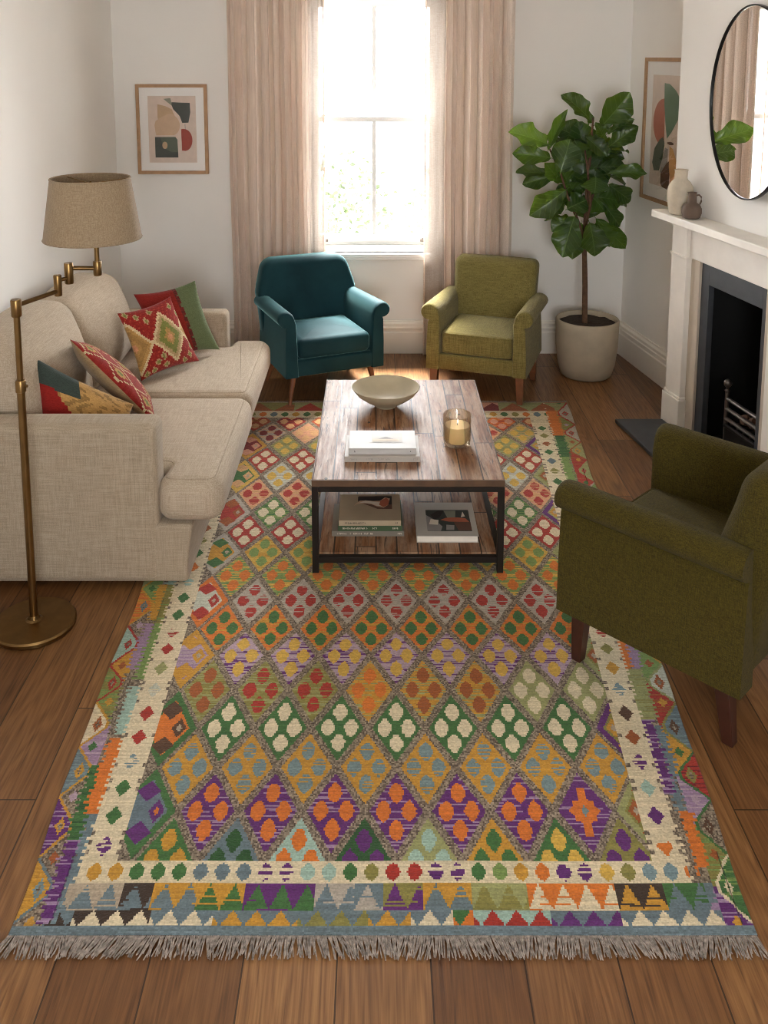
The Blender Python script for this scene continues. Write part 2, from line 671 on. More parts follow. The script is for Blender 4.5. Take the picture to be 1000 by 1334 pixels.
def curtain_mat():
    n = NT('curtain_linen')
    co = n.coord()
    s = slub(n, co, 240, 6)
    col = n.ramp(s, [(0.34, rgb(232, 216, 203)), (0.66, rgb(243, 230, 219))])
    n.t.nodes.remove(n.b)
    d = n.t.nodes.new('ShaderNodeBsdfDiffuse')
    t = n.t.nodes.new('ShaderNodeBsdfTranslucent')
    tr = n.t.nodes.new('ShaderNodeBsdfTransparent')
    n.link(col, d.inputs[0])
    n.link(col, t.inputs[0])
    m1 = n.t.nodes.new('ShaderNodeMixShader')
    m1.inputs[0].default_value = 0.34
    n.link(d.outputs[0], m1.inputs[1])
    n.link(t.outputs[0], m1.inputs[2])
    m2 = n.t.nodes.new('ShaderNodeMixShader')
    n.put(m2.inputs[0], n.ramp(s, [(0.44, (0.16,) * 3), (0.56, (0.02,) * 3)]))
    n.link(m1.outputs[0], m2.inputs[1])
    n.link(tr.outputs[0], m2.inputs[2])
    n.link(m2.outputs[0], n.out.inputs[0])
    return n.m


M['curtain'] = curtain_mat()


def sheer_mat():
    n = NT('sheer_voile')
    co = n.coord()
    s = slub(n, co, 240, 6)
    col = n.ramp(s, [(0.40, rgb(214, 200, 188)), (0.60, rgb(234, 222, 212))])
    n.t.nodes.remove(n.b)
    t = n.t.nodes.new('ShaderNodeBsdfTranslucent')
    d = n.t.nodes.new('ShaderNodeBsdfDiffuse')
    tr = n.t.nodes.new('ShaderNodeBsdfTransparent')
    n.link(col, d.inputs[0])
    n.link(n.mix(1.0, col, (.18, .175, .17, 1), 'MULTIPLY'), t.inputs[0])
    m1 = n.t.nodes.new('ShaderNodeMixShader')
    n.link(d.outputs[0], m1.inputs[1])
    n.link(t.outputs[0], m1.inputs[2])
    m2 = n.t.nodes.new('ShaderNodeMixShader')
    m2.inputs[0].default_value = 0.12
    n.link(m1.outputs[0], m2.inputs[1])
    n.link(tr.outputs[0], m2.inputs[2])
    n.link(m2.outputs[0], n.out.inputs[0])
    return n.m


M['sheer'] = sheer_mat()


def thin_glass(name, tint=(1, 1, 1, 1), refl=0.06, graz=.6):
    n = NT(name)
    n.t.nodes.remove(n.b)
    tr = n.t.nodes.new('ShaderNodeBsdfTransparent')
    tr.inputs[0].default_value = tint
    gl = n.t.nodes.new('ShaderNodeBsdfGlossy')
    gl.inputs['Roughness'].default_value = 0.02
    lw = n.t.nodes.new('ShaderNodeLayerWeight')
    lw.inputs[0].default_value = 0.25
    m = n.t.nodes.new('ShaderNodeMixShader')
    n.link(n.math('MULTIPLY_ADD', lw.outputs['Fresnel'], graz, refl * 0.3, clamp=True), m.inputs[0])
    n.link(tr.outputs[0], m.inputs[1])
    n.link(gl.outputs[0], m.inputs[2])
    n.link(m.outputs[0], n.out.inputs[0])
    return n.m


M['glass'] = thin_glass('window_glass')
M['picture_glass'] = thin_glass('picture_glass', refl=0.06, graz=.12)
M['candle_glass'] = thin_glass('amber_glass', rgb(253, 247, 236), 0.10)


def wax():
    n = NT('candle_wax')
    n.base(rgb(242, 222, 180))
    n.set(Roughness=0.5, Subsurface_Weight=0.1, Subsurface_Scale=0.02)
    return n.m


M['wax'] = wax()


def dyed_wool(name, bump=0.5, rs=300.0):
    n = NT(name)
    a = n.t.nodes.new('ShaderNodeAttribute')
    a.attribute_name = 'dye'
    co = n.coord()
    f = n.noise(n.scale(co, (rs * 0.35, rs, rs)), 1.0, 3, 0.6)
    k = n.ramp(f, [(0.3, (0.80,) * 3), (0.7, (1.10,) * 3)])
    n.base(n.mix(1.0, a.outputs['Color'], k, 'MULTIPLY'))
    n.set(Roughness=0.95, Sheen_Weight=0.15)
    n.b.inputs['Specular IOR Level'].default_value = 0.1
    n.bump(f, bump, 0.006)
    return n.m


M['wool'] = dyed_wool('kilim_wool')
M['pillow_wool'] = dyed_wool('pillow_wool', 0.4, 260)


def leaf_mat():
    n = NT('fig_leaf')
    co = n.coord()
    x, y, z = n.sep(co)
    ay = n.math('ABSOLUTE', y)
    vein = n.math('LESS_THAN', ay, 0.012)
    ph = n.math('SUBTRACT', n.math('MULTIPLY', x, 6.5), n.math('MULTIPLY', ay, 4.5))
    fr = n.math('ABSOLUTE', n.math('SUBTRACT', n.math('FRACT', ph), 0.5))
    side = n.ramp(fr, [(0.0, (1, 1, 1, 1)), (0.11, (0, 0, 0, 1))])
    vm = n.math('MAXIMUM', vein, n.math('MULTIPLY', side, 0.55))
    oi = n.t.nodes.new('ShaderNodeObjectInfo')
    basec = n.ramp(oi.outputs['Random'], [(0.0, rgb(26, 50, 20)), (0.6, rgb(38, 68, 24)), (1.0, rgb(72, 104, 36))])
    f = n.noise(co, 5, 3)
    basec = n.mix(n.math('MULTIPLY', f, 0.4), basec, rgb(24, 52, 24))
    n.base(n.mix(n.math('MULTIPLY', vm, 0.45), basec, rgb(132, 164, 88)))
    n.set(Roughness=0.32)
    n.b.inputs['Specular IOR Level'].default_value = 0.5
    n.bump(n.math('MULTIPLY', vm, -1.0), 0.4, 0.01)
    tl = n.t.nodes.new('ShaderNodeBsdfTranslucent')
    tl.inputs[0].default_value = rgb(140, 176, 44)
    ms = n.t.nodes.new('ShaderNodeMixShader')
    ms.inputs[0].default_value = 0.3
    n.link(n.b.outputs[0], ms.inputs[1])
    n.link(tl.outputs[0], ms.inputs[2])
    n.link(ms.outputs[0], n.out.inputs[0])
    return n.m


M['leaf'] = leaf_mat()

# ------------------------------------------------------------------ the room
YW = 6.31                       # window wall
XL = -1.789                     # left wall
XR = 1.729                      # right corner at the window wall
YN = -1.3                       # wall behind the viewpoint
CEIL = 2.95
PSI = math.radians(9)           # the right wall is not square to the window wall
WX0, WX1, WZ0, WZ1 = -0.49, 0.46, 0.725, 2.50

XRN = XR + math.tan(PSI) * (YW - YN)
mb = MB()
mb.add([(XL, YN, 0), (XRN, YN, 0), (XR, YW, 0), (XL, YW, 0), (XL, YN, -0.1), (XRN, YN, -0.1), (XR, YW, -0.1), (XL, YW, -0.1)],
       [(0, 1, 2, 3), (7, 6, 5, 4), (0, 4, 5, 1), (1, 5, 6, 2), (2, 6, 7, 3), (3, 7, 4, 0)])
structure(mb.build('floor', M['floor'], smooth=False))
mb = MB()
mb.add([(XL, YN, CEIL), (XRN, YN, CEIL), (XR, YW, CEIL), (XL, YW, CEIL), (XL, YN, CEIL + .1), (XRN, YN, CEIL + .1), (XR, YW, CEIL + .1), (XL, YW, CEIL + .1)],
       [(0, 1, 2, 3), (7, 6, 5, 4), (0, 4, 5, 1), (1, 5, 6, 2), (2, 6, 7, 3), (3, 7, 4, 0)])
structure(mb.build('ceiling', M['ceiling'], smooth=False))

T = 0.2
mb = MB()
mb.box(XL - 0.2, WX0, YW, YW + T, 0, CEIL)
mb.box(WX1, XR + 0.2, YW, YW + T, 0, CEIL)
mb.box(WX0, WX1, YW, YW + T, 0, WZ0)
mb.box(WX0, WX1, YW, YW + T, WZ1, CEIL)
structure(mb.build('wall_far', M['wall'], smooth=False))
mb = MB()
mb.box(XL - 0.2, XL, YN - 0.2, YW, 0, CEIL)
structure(mb.build('wall_left', M['wall'], smooth=False))
def right_wall_piece(mb, ya, yb_, z0, z1):
    xa, xb = XR + math.tan(PSI) * (YW - ya), XR + math.tan(PSI) * (YW - yb_)
    mb.hexa([(xa, ya, z0), (xa + .25, ya, z0), (xb + .25, yb_, z0), (xb, yb_, z0)], [(xa, ya, z1), (xa + .25, ya, z1), (xb + .25, yb_, z1), (xb, yb_, z1)])


mb = MB()
right_wall_piece(mb, YW, 4.93, 0, CEIL)
right_wall_piece(mb, 4.02, YN - .2, 0, CEIL)
right_wall_piece(mb, 4.93, 4.02, 1.06, CEIL)
structure(mb.build('wall_right', M['wall'], smooth=False))
NX0, NX1, NZ0, NZ1 = -0.3, 0.9, 1.05, 2.4  # unseen opening, sized for the fill light it lets in
mb = MB()
mb.box(XL, NX0, YN - 0.2, YN, 0, CEIL)
mb.box(NX1, XRN, YN - 0.2, YN, 0, CEIL)
mb.box(NX0, NX1, YN - 0.2, YN, 0, NZ0)
mb.box(NX0, NX1, YN - 0.2, YN, NZ1, CEIL)
structure(mb.build('wall_near', M['wall'], smooth=False))
w2 = bpy.data.objects.new('added_fill_window', None)  # window added out of view to light the room from the front
COL.objects.link(w2)
structure(w2)
mb = MB()
for a, b, c, d in ((NX0, NX0 + .06, NZ0, NZ1), (NX1 - .06, NX1, NZ0, NZ1), (NX0, NX1, NZ0, NZ0 + .06), (NX0, NX1, NZ1 - .06, NZ1), ((NX0 + NX1) / 2 - .03, (NX0 + NX1) / 2 + .03, NZ0, NZ1)):
    mb.box(a, b, YN - .14, YN - .08, c, d)
mb.build('window_frame', M['sash'], w2, bevel=.004)
mb = MB()
mb.box(NX0 + .05, NX1 - .05, YN - .115, YN - .11, NZ0 + .05, NZ1 - .05)
mb.build('pane', M['glass'], w2)

# baseboards with a stepped moulding
PROF = [(0, 0), (.026, 0), (.026, .150), (.020, .158), (.020, .172), (.030, .180), (.030, .190), (.024, .196), (.024, .214), (.012, .226), (.010, .236), (0, .236)]


def baseboard(name, p0, p1, nrm):
    """profile swept from p0 to p1; nrm points into the room"""
    mb = MB()
    loops = []
    for p in (p0, p1):
        loops.append([(p[0] + nrm[0] * d, p[1] + nrm[1] * d, z) for d, z in PROF])
    mb.loft(loops)
    return structure(mb.build(name, M['trim'], smooth=True, angle=30))


def on_right(y, off=0.0):
    """point on the right wall at depth y"""
    return (XR + math.tan(PSI) * (YW - y) - off * math.cos(PSI), y - off * math.sin(PSI))


NR = (-math.cos(PSI), -math.sin(PSI))
baseboard('baseboard_far', (XL, YW), (XR, YW), (0, -1))
baseboard('baseboard_left', (XL, YN), (XL, YW - .03), (1, 0))
baseboard('baseboard_right', on_right(YW - .02), on_right(5.18), NR)

# ---- sash window
win = bpy.data.objects.new('window_1', None)
COL.objects.link(win)
structure(win)
FY = YW + 0.06                  # the sash plane
mb = MB()
fw = 0.05
mb.box(WX0, WX0 + fw, YW + .01, YW + .2, WZ0, WZ1)
mb.box(WX1 - fw, WX1, YW + .01, YW + .2, WZ0, WZ1)
mb.box(WX0 + fw, WX1 - fw, YW + .01, YW + .2, WZ1 - .035, WZ1)
mb.box(WX0 + fw, WX1 - fw, YW + .01, YW + .2, WZ0, WZ0 + .045)
mb.build('window_frame', M['sash'], win, bevel=.004)
MEET = 1.655
cx = -0.016


def sash(name, y, z0, z1, low):
    mb = MB()
    a, b = WX0 + fw, WX1 - fw
    s = .045
    mb.box(a, a + s, y, y + .04, z0, z1)
    mb.box(b - s, b, y, y + .04, z0, z1)
    mb.box(a + s, b - s, y, y + .04, z0, z0 + (.075 if low else .036))
    mb.box(a + s, b - s, y, y + .04, z1 - (.036 if low else .05), z1)
    mb.box(cx - .014, cx + .014, y + .008, y + .034, z0 + .03, z1 - .03)
    o = mb.build(name, M['sash'], win, bevel=.004)
    mb = MB()
    mb.box(a + s - .005, cx - .006, y + .019, y + .022, z0 + .028, z1 - .028)
    mb.box(cx + .006, b - s + .005, y + .019, y + .022, z0 + .028, z1 - .028)
    mb.build('pane', M['glass'], o)
    return o


lo = sash('lower_sash', YW + .045, WZ0 + .045, MEET + .015, True)
up = sash('upper_sash', YW + .095, MEET - .015, WZ1 - .035, False)
for sx in (-.36, .33):
    mb = MB()
    mb.box(sx - .022, sx + .022, YW + .028, YW + .046, WZ0 + .07, WZ0 + .085)
    mb.box(sx - .006, sx + .006, YW + .03, YW + .046, WZ0 + .085, WZ0 + .1)
    mb.build('sash_lift', M['iron'], lo, bevel=.002)
    mb = MB()
    mb.box(sx - .02, sx + .02, YW + .05, YW + .08, MEET + .015, MEET + .03)
    mb.build('sash_stop', M['sash'], lo, bevel=.002)
mb = MB()
mb.box(WX0 - .05, WX1 + .05, YW - .055, YW + .06, WZ0 - .028, WZ0)
mb.box(WX0 - .03, WX1 + .03, YW - .03, YW, WZ0 - .05, WZ0 - .028)
mb.build('window_sill', M['sash'], win, bevel=.006)

# ---- garden beyond the glass
mb = MB()
mb.box(-14, 14, YW + .4, 30, -0.9, -0.8)
structure(mb.build('garden_ground_grey', plain('neutral_ground', rgb(150, 146, 142), .9, var=.1, scale=3), smooth=False))  # added lawn ground, coloured grey so its bounce light doesn't tint the room
M['outer_leaf'] = plain('garden_leaf', rgb(44, 56, 26), 0.7, var=0.5, scale=3)


def garden_bush(name, label, c, r, nleaf, seed):
    rg = random.Random(seed)
    o = thing(name, label, 'tree', (c[0], c[1], -0.8), 0, 'bushes outside the window')
    mb = MB()
    for k in range(9):
        a = rg.uniform(0, 2 * PI)
        rr = rg.uniform(.2, .75) * r[0]
        top = Vector((math.cos(a) * rr, math.sin(a) * rr * .6, c[2] + .8 + rg.uniform(-.3, .6) * r[2]))
        mid = top * .5 + Vector((rg.uniform(-.1, .1), 0, 0))
        mb.tube([(0, 0, 0), mid, top], [.03, .018, .006], 6)
    mb.build('branches', M['bark'], o)
    mb = MB()
    for k in range(nleaf):
        while True:
            p = Vector((rg.uniform(-1, 1), rg.uniform(-1, 1), rg.uniform(-1, 1)))
            if p.length < 1 and rg.random() < .35 + .65 * p.length:
                break
        q = Vector((p.x * r[0], p.y * r[1], p.z * r[2] + c[2] + .8))
        d = Vector((rg.uniform(-1, 1), rg.uniform(-1, 1), rg.uniform(-1, .4))).normalized() * rg.uniform(.055, .10)
        w = d.cross(Vector((rg.uniform(-1, 1), rg.uniform(-1, 1), rg.uniform(-1, 1)))).normalized() * d.length * .3
        mb.add([q, q + d * .5 + w, q + d, q + d * .5 - w], [(0, 1, 2, 3)])
    mb.build('foliage', M['outer_leaf'], o, smooth=False, fix=False)
    return o


garden_bush('garden_tree', 'leafy bush outside the left half of the window, lower pane', (-0.55, 9.6, 0.3), (.8, .5, .9), 1500, 3)
garden_bush('garden_tree', 'leafy bush outside the right half of the window, lower pane', (1.05, 10.7, 0.25), (.75, .5, .85), 900, 5)

# ---- curtains
def curtain(name, label, x0, x1, sheer_side, seed):
    root = thing(name, label, 'curtain', ((x0 + x1) / 2, YW - .145, 0), 0, 'linen curtains at the window')
    rg = random.Random(seed)
    cxm = (x0 + x1) / 2
    # fold phases: uneven pleats
    def sheet(a, b, mat, nm, amp, npl, yoff, sd):
        r2 = random.Random(sd)
        NXs, NZs = npl * 14, 30
        jit = [r2.uniform(.6, 1.4) for _ in range(npl + 1)]
        cum = [0]
        for j in jit[:npl]:
            cum.append(cum[-1] + j)
        tot = cum[-1]
        ampj = [r2.uniform(.55, 1.25) for _ in range(npl + 1)]
        loops = []
        for iz in range(NZs + 1):
            z = 0.012 + (2.62 - 0.012) * iz / NZs
            low = 1 - z / 2.62
            row = []
            for ix in range(NXs + 1):
                s = ix / NXs
                u = s * npl
                k = min(npl - 1, int(u))
                fr = u - k
                xx = (cum[k] + fr * jit[k]) / tot
                am = ampj[k] * (1 - fr) + ampj[k + 1] * fr
                ph = 2 * PI * u
                x = a + (b - a) * xx + .006 * math.sin(3 * z + k) * low
                y = yoff + amp * am * (math.sin(ph) + .25 * math.sin(2 * ph + k)) * (.8 + .35 * low)
                x += .35 * amp * am * math.sin(ph * 2) * .5
                row.append((x - cxm, y, z))
            loops.append(row)
        mb = MB()
        mb.loft(loops, False, closed=False)
        return mb.build(nm, mat, root, angle=180, fix=False)
    w = x1 - x0
    if sheer_side > 0:
        sheet(x0, x1 - .10, M['curtain'], 'linen_panel', .062, 7, 0, seed)
        sheet(x1 - .20, x1, M['sheer'], 'sheer_edge', .010, 3, .055, seed + 1)
        e = x1
    else:
        sheet(x0 + .13, x1, M['curtain'], 'linen_panel', .062, 6, 0, seed)
        sheet(x0, x0 + .22, M['sheer'], 'sheer_edge', .010, 3, .055, seed + 1)
        e = x0
    mb = MB()
    mb.tube([(e - cxm, .055, .012), (e - cxm, .055, 2.62)], .005, 8)
    mb.build('hem', M['curtain'], root)
    return root


curtain('curtain', 'beige linen curtain with sheer edge hanging left of the window behind the teal chair', -0.985, -0.352, 1, 11)
curtain('curtain', 'beige linen curtain with sheer edge hanging right of the window behind the olive chair', 0.330, 0.915, -1, 21)
rod = MB()
rod.tube([(-1.12, YW - .135, 2.64), (1.06, YW - .135, 2.64)], .014, 12)
rodo = rod.build('curtain_rod', M['brass'])
tag(rodo, 'brass rod the linen curtains hang from above the window', 'curtain rod')
for x in (-1.05, 1.0):
    mb = MB()
    mb.tube([(x, YW - .135, 2.64), (x, YW, 2.64)], .009, 8)
    mb.build('bracket', M['brass'], rodo)

# ------------------------------------------------------------------ chimney breast and fireplace
PHI = math.radians(11)
FP = bpy.data.objects.new('wall_chimney', None)
A = (1.69, 5.16)
# local frame: +x along the wall toward the viewer, +y into the wall, z up
FPR = math.atan2(-math.cos(PHI), math.sin(PHI))


def fp_thing(name, label, cat):
    return thing(name, label, cat, (A[0], A[1], 0), FPR)


# local x = U (sin, -cos); local y = rotate U by +90deg = (cos, sin) -> into the wall (x grows)
BW = 1.25
mb = MB()
mb.box(0, .33, 0, .5, 0, CEIL)
mb.box(.985, BW, 0, .5, 0, CEIL)
mb.box(.33, .985, 0, .5, 1.0, CEIL)
ch = mb.build('wall_chimney', M['wall'], smooth=False)
ch.location = (A[0], A[1], 0)
ch.rotation_euler = (0, 0, FPR)
structure(ch)

fp = fp_thing('fireplace', 'pale stone fireplace surround with mantel shelf on the right wall under the mirror', 'fireplace')


def pilaster(x0, x1):
    mb = MB()
    mb.box(x0, x1, -.05, 0, .20, 1.193)
    mb.box(x0 - .008, x1 + .008, -.058, 0, .99, 1.004)
    o = mb.build('pilaster', M['stone'], fp, bevel=.004)
    mb = MB()
    mb.box(x0 - .012, x1 + .012, -.064, 0, 0, .19)
    mb.box(x0 - .006, x1 + .006, -.057, 0, .19, .205)
    mb.build('plinth', M['stone'], o, bevel=.004)


pilaster(.085, .245)
pilaster(.995, 1.155)
mb = MB()
mb.box(.245, .995, -.03, 0, 1.0, 1.193)
mb.build('frieze', M['stone'], fp, bevel=.003)
mb = MB()
mb.box(.02, 1.22, -.15, 0, 1.193, 1.235)
mb.build('mantel_shelf', M['stone'], fp, bevel=.006, seg=3)
mb = MB()
mb.box(.245, .332, -.018, 0, 0, 1.0)
mb.build('stone_slip', M['stone_slip'], fp, bevel=.002)
mb = MB()
mb.box(.908 + .02, .995, -.018, 0, 0, 1.0)
mb.build('stone_slip', M['stone_slip'], fp, bevel=.002)
mb = MB()
mb.box(.332, .405, -.004, .03, 0, 1.0)
mb.box(.88, .984, -.004, .03, 0, 1.0)
mb.box(.405, .88, -.004, .03, .885, 1.0)
mb.build('slate_slip', M['slate'], fp, bevel=.002)
mb = MB()
mb.box(.336, .345, .03, .42, 0, .998)
mb.box(.97, .98, .03, .42, 0, .998)
mb.box(.345, .97, .41, .42, 0, .998)
mb.box(.345, .97, .03, .41, .99, .998)
mb.box(.345, .97, .03, .41, .002, .01)
mb.build('firebox', M['soot'], fp, smooth=False)

mb = MB()
hp = [(1.372, 5.05), (1.642, 5.05), (1.860, 3.93), (1.56, 3.88)]
mb.prism(hp, 0, .024)
mb2 = MB()
mb2.box(.25, .99, -.064, -.02, 0, .0235)
mb2.build('inner_hearth', M['slate'], fp, bevel=.001)
hearth = mb.build('hearth', M['slate'], None, bevel=.004)
tag(hearth, 'dark slate hearth slab on the floor in front of the fireplace', 'hearth')

gr = fp_thing('fire_grate', 'iron fire grate with ball finials inside the black fireplace opening', 'fire grate')
for x in (.53, .93):
    mb = MB()
    mb.tube([(x, .06, .012), (x, .06, .335)], .011, 10)
    up_ = mb.build('upright', M['iron'], gr)
    mb = MB()
    mb.lathe([(.004, .335), (.014, .34), (.014, .346), (.007, .352), (.009, .36), (.019, .372), (.022, .384), (.019, .396), (.008, .405), (.001, .407)], 14, (x, .06, 0))
    mb.build('finial', M['iron'], up_)
for z in (.30, .245, .19):
    mb = MB()
    mb.tube([(.53, .06, z), (.93, .06, z)], .011, 8)
    mb.build('bar', M['iron'], gr)
mb = MB()
mb.box(.535, .925, .05, .062, .02, .165)
mb.box(.535, .925, .04, .05, .15, .165)
mb.build('ash_panel', M['black_steel'], gr, bevel=.002)
mb = MB()
for x in np.linspace(.56, .9, 7):
    mb.tube([(x, .07, .165), (x, .36, .165)], .006, 6)
mb.build('basket_bars', M['iron'], gr)
M['log'] = plain('charred_log', rgb(160, 122, 96), .9, var=.45, scale=30, bump=.8, bscale=50)
M['coal'] = plain('coal', rgb(120, 92, 76), .85, var=.5, scale=30, bump=.6, bscale=60)
mb = MB()
rg = random.Random(4)
for k in range(60):
    c = (rg.uniform(.57, .9), rg.uniform(.09, .34), .19 + rg.uniform(0, .05))
    r = rg.uniform(.018, .032)
    bmv = []
    prof = [(.01, -r), (r * .8, -r * .5), (r, .1 * r), (r * .7, r * .6), (.005, r * .9)]
    loops = [[(c[0] + q * math.cos(2 * PI * j / 7) * rg.uniform(.8, 1.2), c[1] + q * math.sin(2 * PI * j / 7) * rg.uniform(.8, 1.2), c[2] + z) for j in range(7)] for q, z in prof]
    mb.loft(loops)
co_ = mb.build('coal_heap', M['coal'], None, smooth=False)
co_.location = (A[0], A[1], 0)
co_.rotation_euler = (0, 0, FPR)
tag(co_, 'heap of coals lying in the iron fire grate', 'coals')
co_['kind'] = 'stuff'
for i, (a, b, r, lb) in enumerate((((.70, .30, .27), (.80, .13, .37), .042, 'thick charred log leaning highest on the coals in the grate'),
                                   ((.78, .16, .27), (.93, .30, .31), .03, 'thinner charred log lying low on the coals in the grate'))):
    mb = MB()
    a, b = Vector(a), Vector(b)
    pts = [a.lerp(b, t) for t in np.linspace(0, 1, 6)]
    mb.tube(pts, [r * q for q in (.8, 1, 1.08, .95, 1.02, .85)], 9)
    o = mb.build('fire_log', M['log'], None)
    o.location = (A[0], A[1], 0)
    o.rotation_euler = (0, 0, FPR)
    tag(o, lb, 'log', 'logs in the fireplace')

# ---- mirror
mi = fp_thing('wall_mirror', 'large oval mirror with thin black rim on the chimney wall above the mantel', 'mirror')
MU, MZ, MA_, MB_ = 0.0, 1.865, .375, .468
mi.location = (A[0] + math.sin(PHI) * .735 - math.cos(PHI) * .034, A[1] - math.cos(PHI) * .735 - math.sin(PHI) * .034, 0)
mi.rotation_euler = (0, 0, FPR - math.radians(3.8))
mb = MB()
NN = 96
loops = []
for (e, y) in ((0, 0), (0, -.018), (-.003, -.021), (-.006, -.021), (-.008, -.018), (-.008, -.008)):
    loops.append([(MU + (MA_ + e) * math.cos(2 * PI * k / NN), y, MZ + (MB_ + e) * math.sin(2 * PI * k / NN)) for k in range(NN)])
mb.loft(loops, False)
mb.build('rim', M['frame_black'], mi, angle=50)
mb = MB()
mb.loft([[(MU + (MA_ - .007) * math.cos(2 * PI * k / NN), y, MZ + (MB_ - .007) * math.sin(2 * PI * k / NN)) for k in range(NN)] for y in (-.002, -.012)])
mb.build('mirror_glass', M['mirror'], mi, smooth=False)

# ---- vases on the mantel
def fp_loc(u, off, z):
    return (A[0] + math.sin(PHI) * u - math.cos(PHI) * off, A[1] - math.cos(PHI) * u - math.sin(PHI) * off, z)


mb = MB()
mb.lathe([(.045, 0), (.055, .006), (.066, .06), (.070, .115), (.066, .150), (.050, .178), (.036, .19), (.033, .20), (.034, .235), (.037, .245), (.033, .246), (.028, .235), (.027, .20), (.03, .19)], 40)
v1 = mb.build('vase', M['vase_cream'])
v1.location = fp_loc(.20, .078, 1.235)
tag(v1, 'taller cream stoneware bottle vase on the mantel shelf end', 'vase', 'vases on the mantel')
mb = MB()
mb.lathe([(.034, 0), (.044, .006), (.052, .03), (.051, .055), (.042, .075), (.026, .084), (.024, .088), (.022, .135), (.025, .140), (.021, .141), (.017, .132), (.018, .09)], 36)
v2 = mb.build('vase', M['vase_brown'])
v2.location = fp_loc(.335, .085, 1.235)
tag(v2, 'smaller dark brown vase with narrow neck in front of the cream vase', 'vase', 'vases on the mantel')
mb = MB()
mb.tube([(.022, 0, .125), (.034, 0, .128), (.045, 0, .118), (.046, 0, .095), (.040, 0, .078)], .0045, 8)
mb.build('handle', M['vase_brown'], v2).rotation_euler = (0, 0, -.4)


# ------------------------------------------------------------------ pictures
def art_mesh(name, parent, shapes, w, h, bg):
    """print with flat colour shapes (coords 0..1, y up) in local xz plane, facing -y"""
    mb = MB()
    mats = [bg]
    mb.add([(-w / 2, 0, -h / 2), (w / 2, 0, -h / 2), (w / 2, 0, h / 2), (-w / 2, 0, h / 2)], [(0, 1, 2, 3)], 0)
    for i, (c, pts) in enumerate(shapes):
        mats.append(c)
        y = -.0004 * (i + 1)
        P = [((x - .5) * w, y, (z - .5) * h) for x, z in pts]
        ar = sum(P[k - 1][0] * P[k][2] - P[k][0] * P[k - 1][2] for k in range(len(P)))
        mb.add(P, [tuple(range(len(P))) if ar > 0 else tuple(reversed(range(len(P))))], i + 1)
    return mb.build(name, mats, parent, smooth=False, fix=False)


def arc(cx_, cy_, rx, ry, a0, a1, n=18):
    return [(cx_ + rx * math.cos(math.radians(a0 + (a1 - a0) * k / n)), cy_ + ry * math.sin(math.radians(a0 + (a1 - a0) * k / n))) for k in range(n + 1)]


INK = {k: plain('ink_' + k, c, .7, var=.06, scale=20) for k, c in dict(
    blush=rgb(216, 196, 182), slate=rgb(62, 66, 60), sage=rgb(134, 136, 118), tan=rgb(190, 158, 124), peach=rgb(200, 168, 138),
    green=rgb(84, 92, 74), rust=rgb(158, 56, 38), moss=rgb(88, 120, 90), ochre=rgb(208, 158, 102), brown=rgb(104, 72, 58), terracotta=rgb(176, 98, 72),
    charcoal=rgb(46, 40, 38), cream=rgb(224, 212, 194), grey=rgb(150, 144, 138)).items()}


def picture(name, label, w, h, shapes, group, fw_=.022):
    o = thing(name, label, 'picture', group=group)
    mb = MB()
    d = .026
    for (x0, x1, z0, z1) in ((-w / 2, -w / 2 + fw_, -h / 2, h / 2), (w / 2 - fw_, w / 2, -h / 2, h / 2), (-w / 2 + fw_, w / 2 - fw_, -h / 2, -h / 2 + fw_), (-w / 2 + fw_, w / 2 - fw_, h / 2 - fw_, h / 2)):
        mb.box(x0, x1, -d, 0, z0, z1)
    mb.build('frame', M['oak_frame'], o, bevel=.002)
    mb = MB()
    mb.box(-w / 2 + fw_, w / 2 - fw_, -.012, -.002, -h / 2 + fw_, h / 2 - fw_)
    mb.build('mat', M['mat_board'], o, smooth=False)
    m_ = .075 * (w / .46)
    a = art_mesh('print', o, shapes, w - 2 * m_, h - 2 * m_, INK['blush'])
    a.location = (0, -.0128, 0)
    mb = MB()
    mb.box(-w / 2 + fw_, w / 2 - fw_, -.022, -.020, -h / 2 + fw_, h / 2 - fw_)
    mb.build('glazing', M['picture_glass'], o, smooth=False)
    return o


S1 = [(INK['sage'], [(.33, .955), (.48, .965), (.51, .85), (.42, .90)]),
      (INK['slate'], [(.5, .905), (.88, .895), (.885, .75), (.84, .60), (.71, .595), (.66, .70), (.53, .80), (.5, .86)]),
      (INK['tan'], [(.2, .875), (.36, .85), (.5, .80), (.56, .70), (.50, .64), (.2, .66)]),
      (INK['peach'], [(.13, .56), (.15, .62), (.22, .66), (.32, .70), (.44, .735), (.55, .72)] + arc(.46, .56, .2, .16, 60, -60, 12) + [(.52, .41), (.16, .41), (.14, .48)]),
      (INK['slate'], [(.13, .385), (.56, .385), (.60, .345), (.61, .075), (.13, .075)]),
      (INK['green'], [(.24, .385), (.56, .385), (.60, .345), (.605, .16), (.48, .155), (.36, .20), (.28, .29)]),
      (INK['tan'], arc(.335, .26, .055, .055, 0, 330)),
      (INK['rust'], [(.685, .50)] + [(.69, .18)] + arc(.75, .34, .165, .165, -85, 88, 16) + [(.72, .51)]),
      (INK['charcoal'], [(.765, .58), (.775, .58), (.775, .50), (.765, .50)])]
p1 = picture('framed_print', 'oak framed abstract print on the window wall above the sofa, left of the curtain', .485, .615, S1, 'framed abstract prints')
p1.location = (-1.395, YW - .001, 1.588)

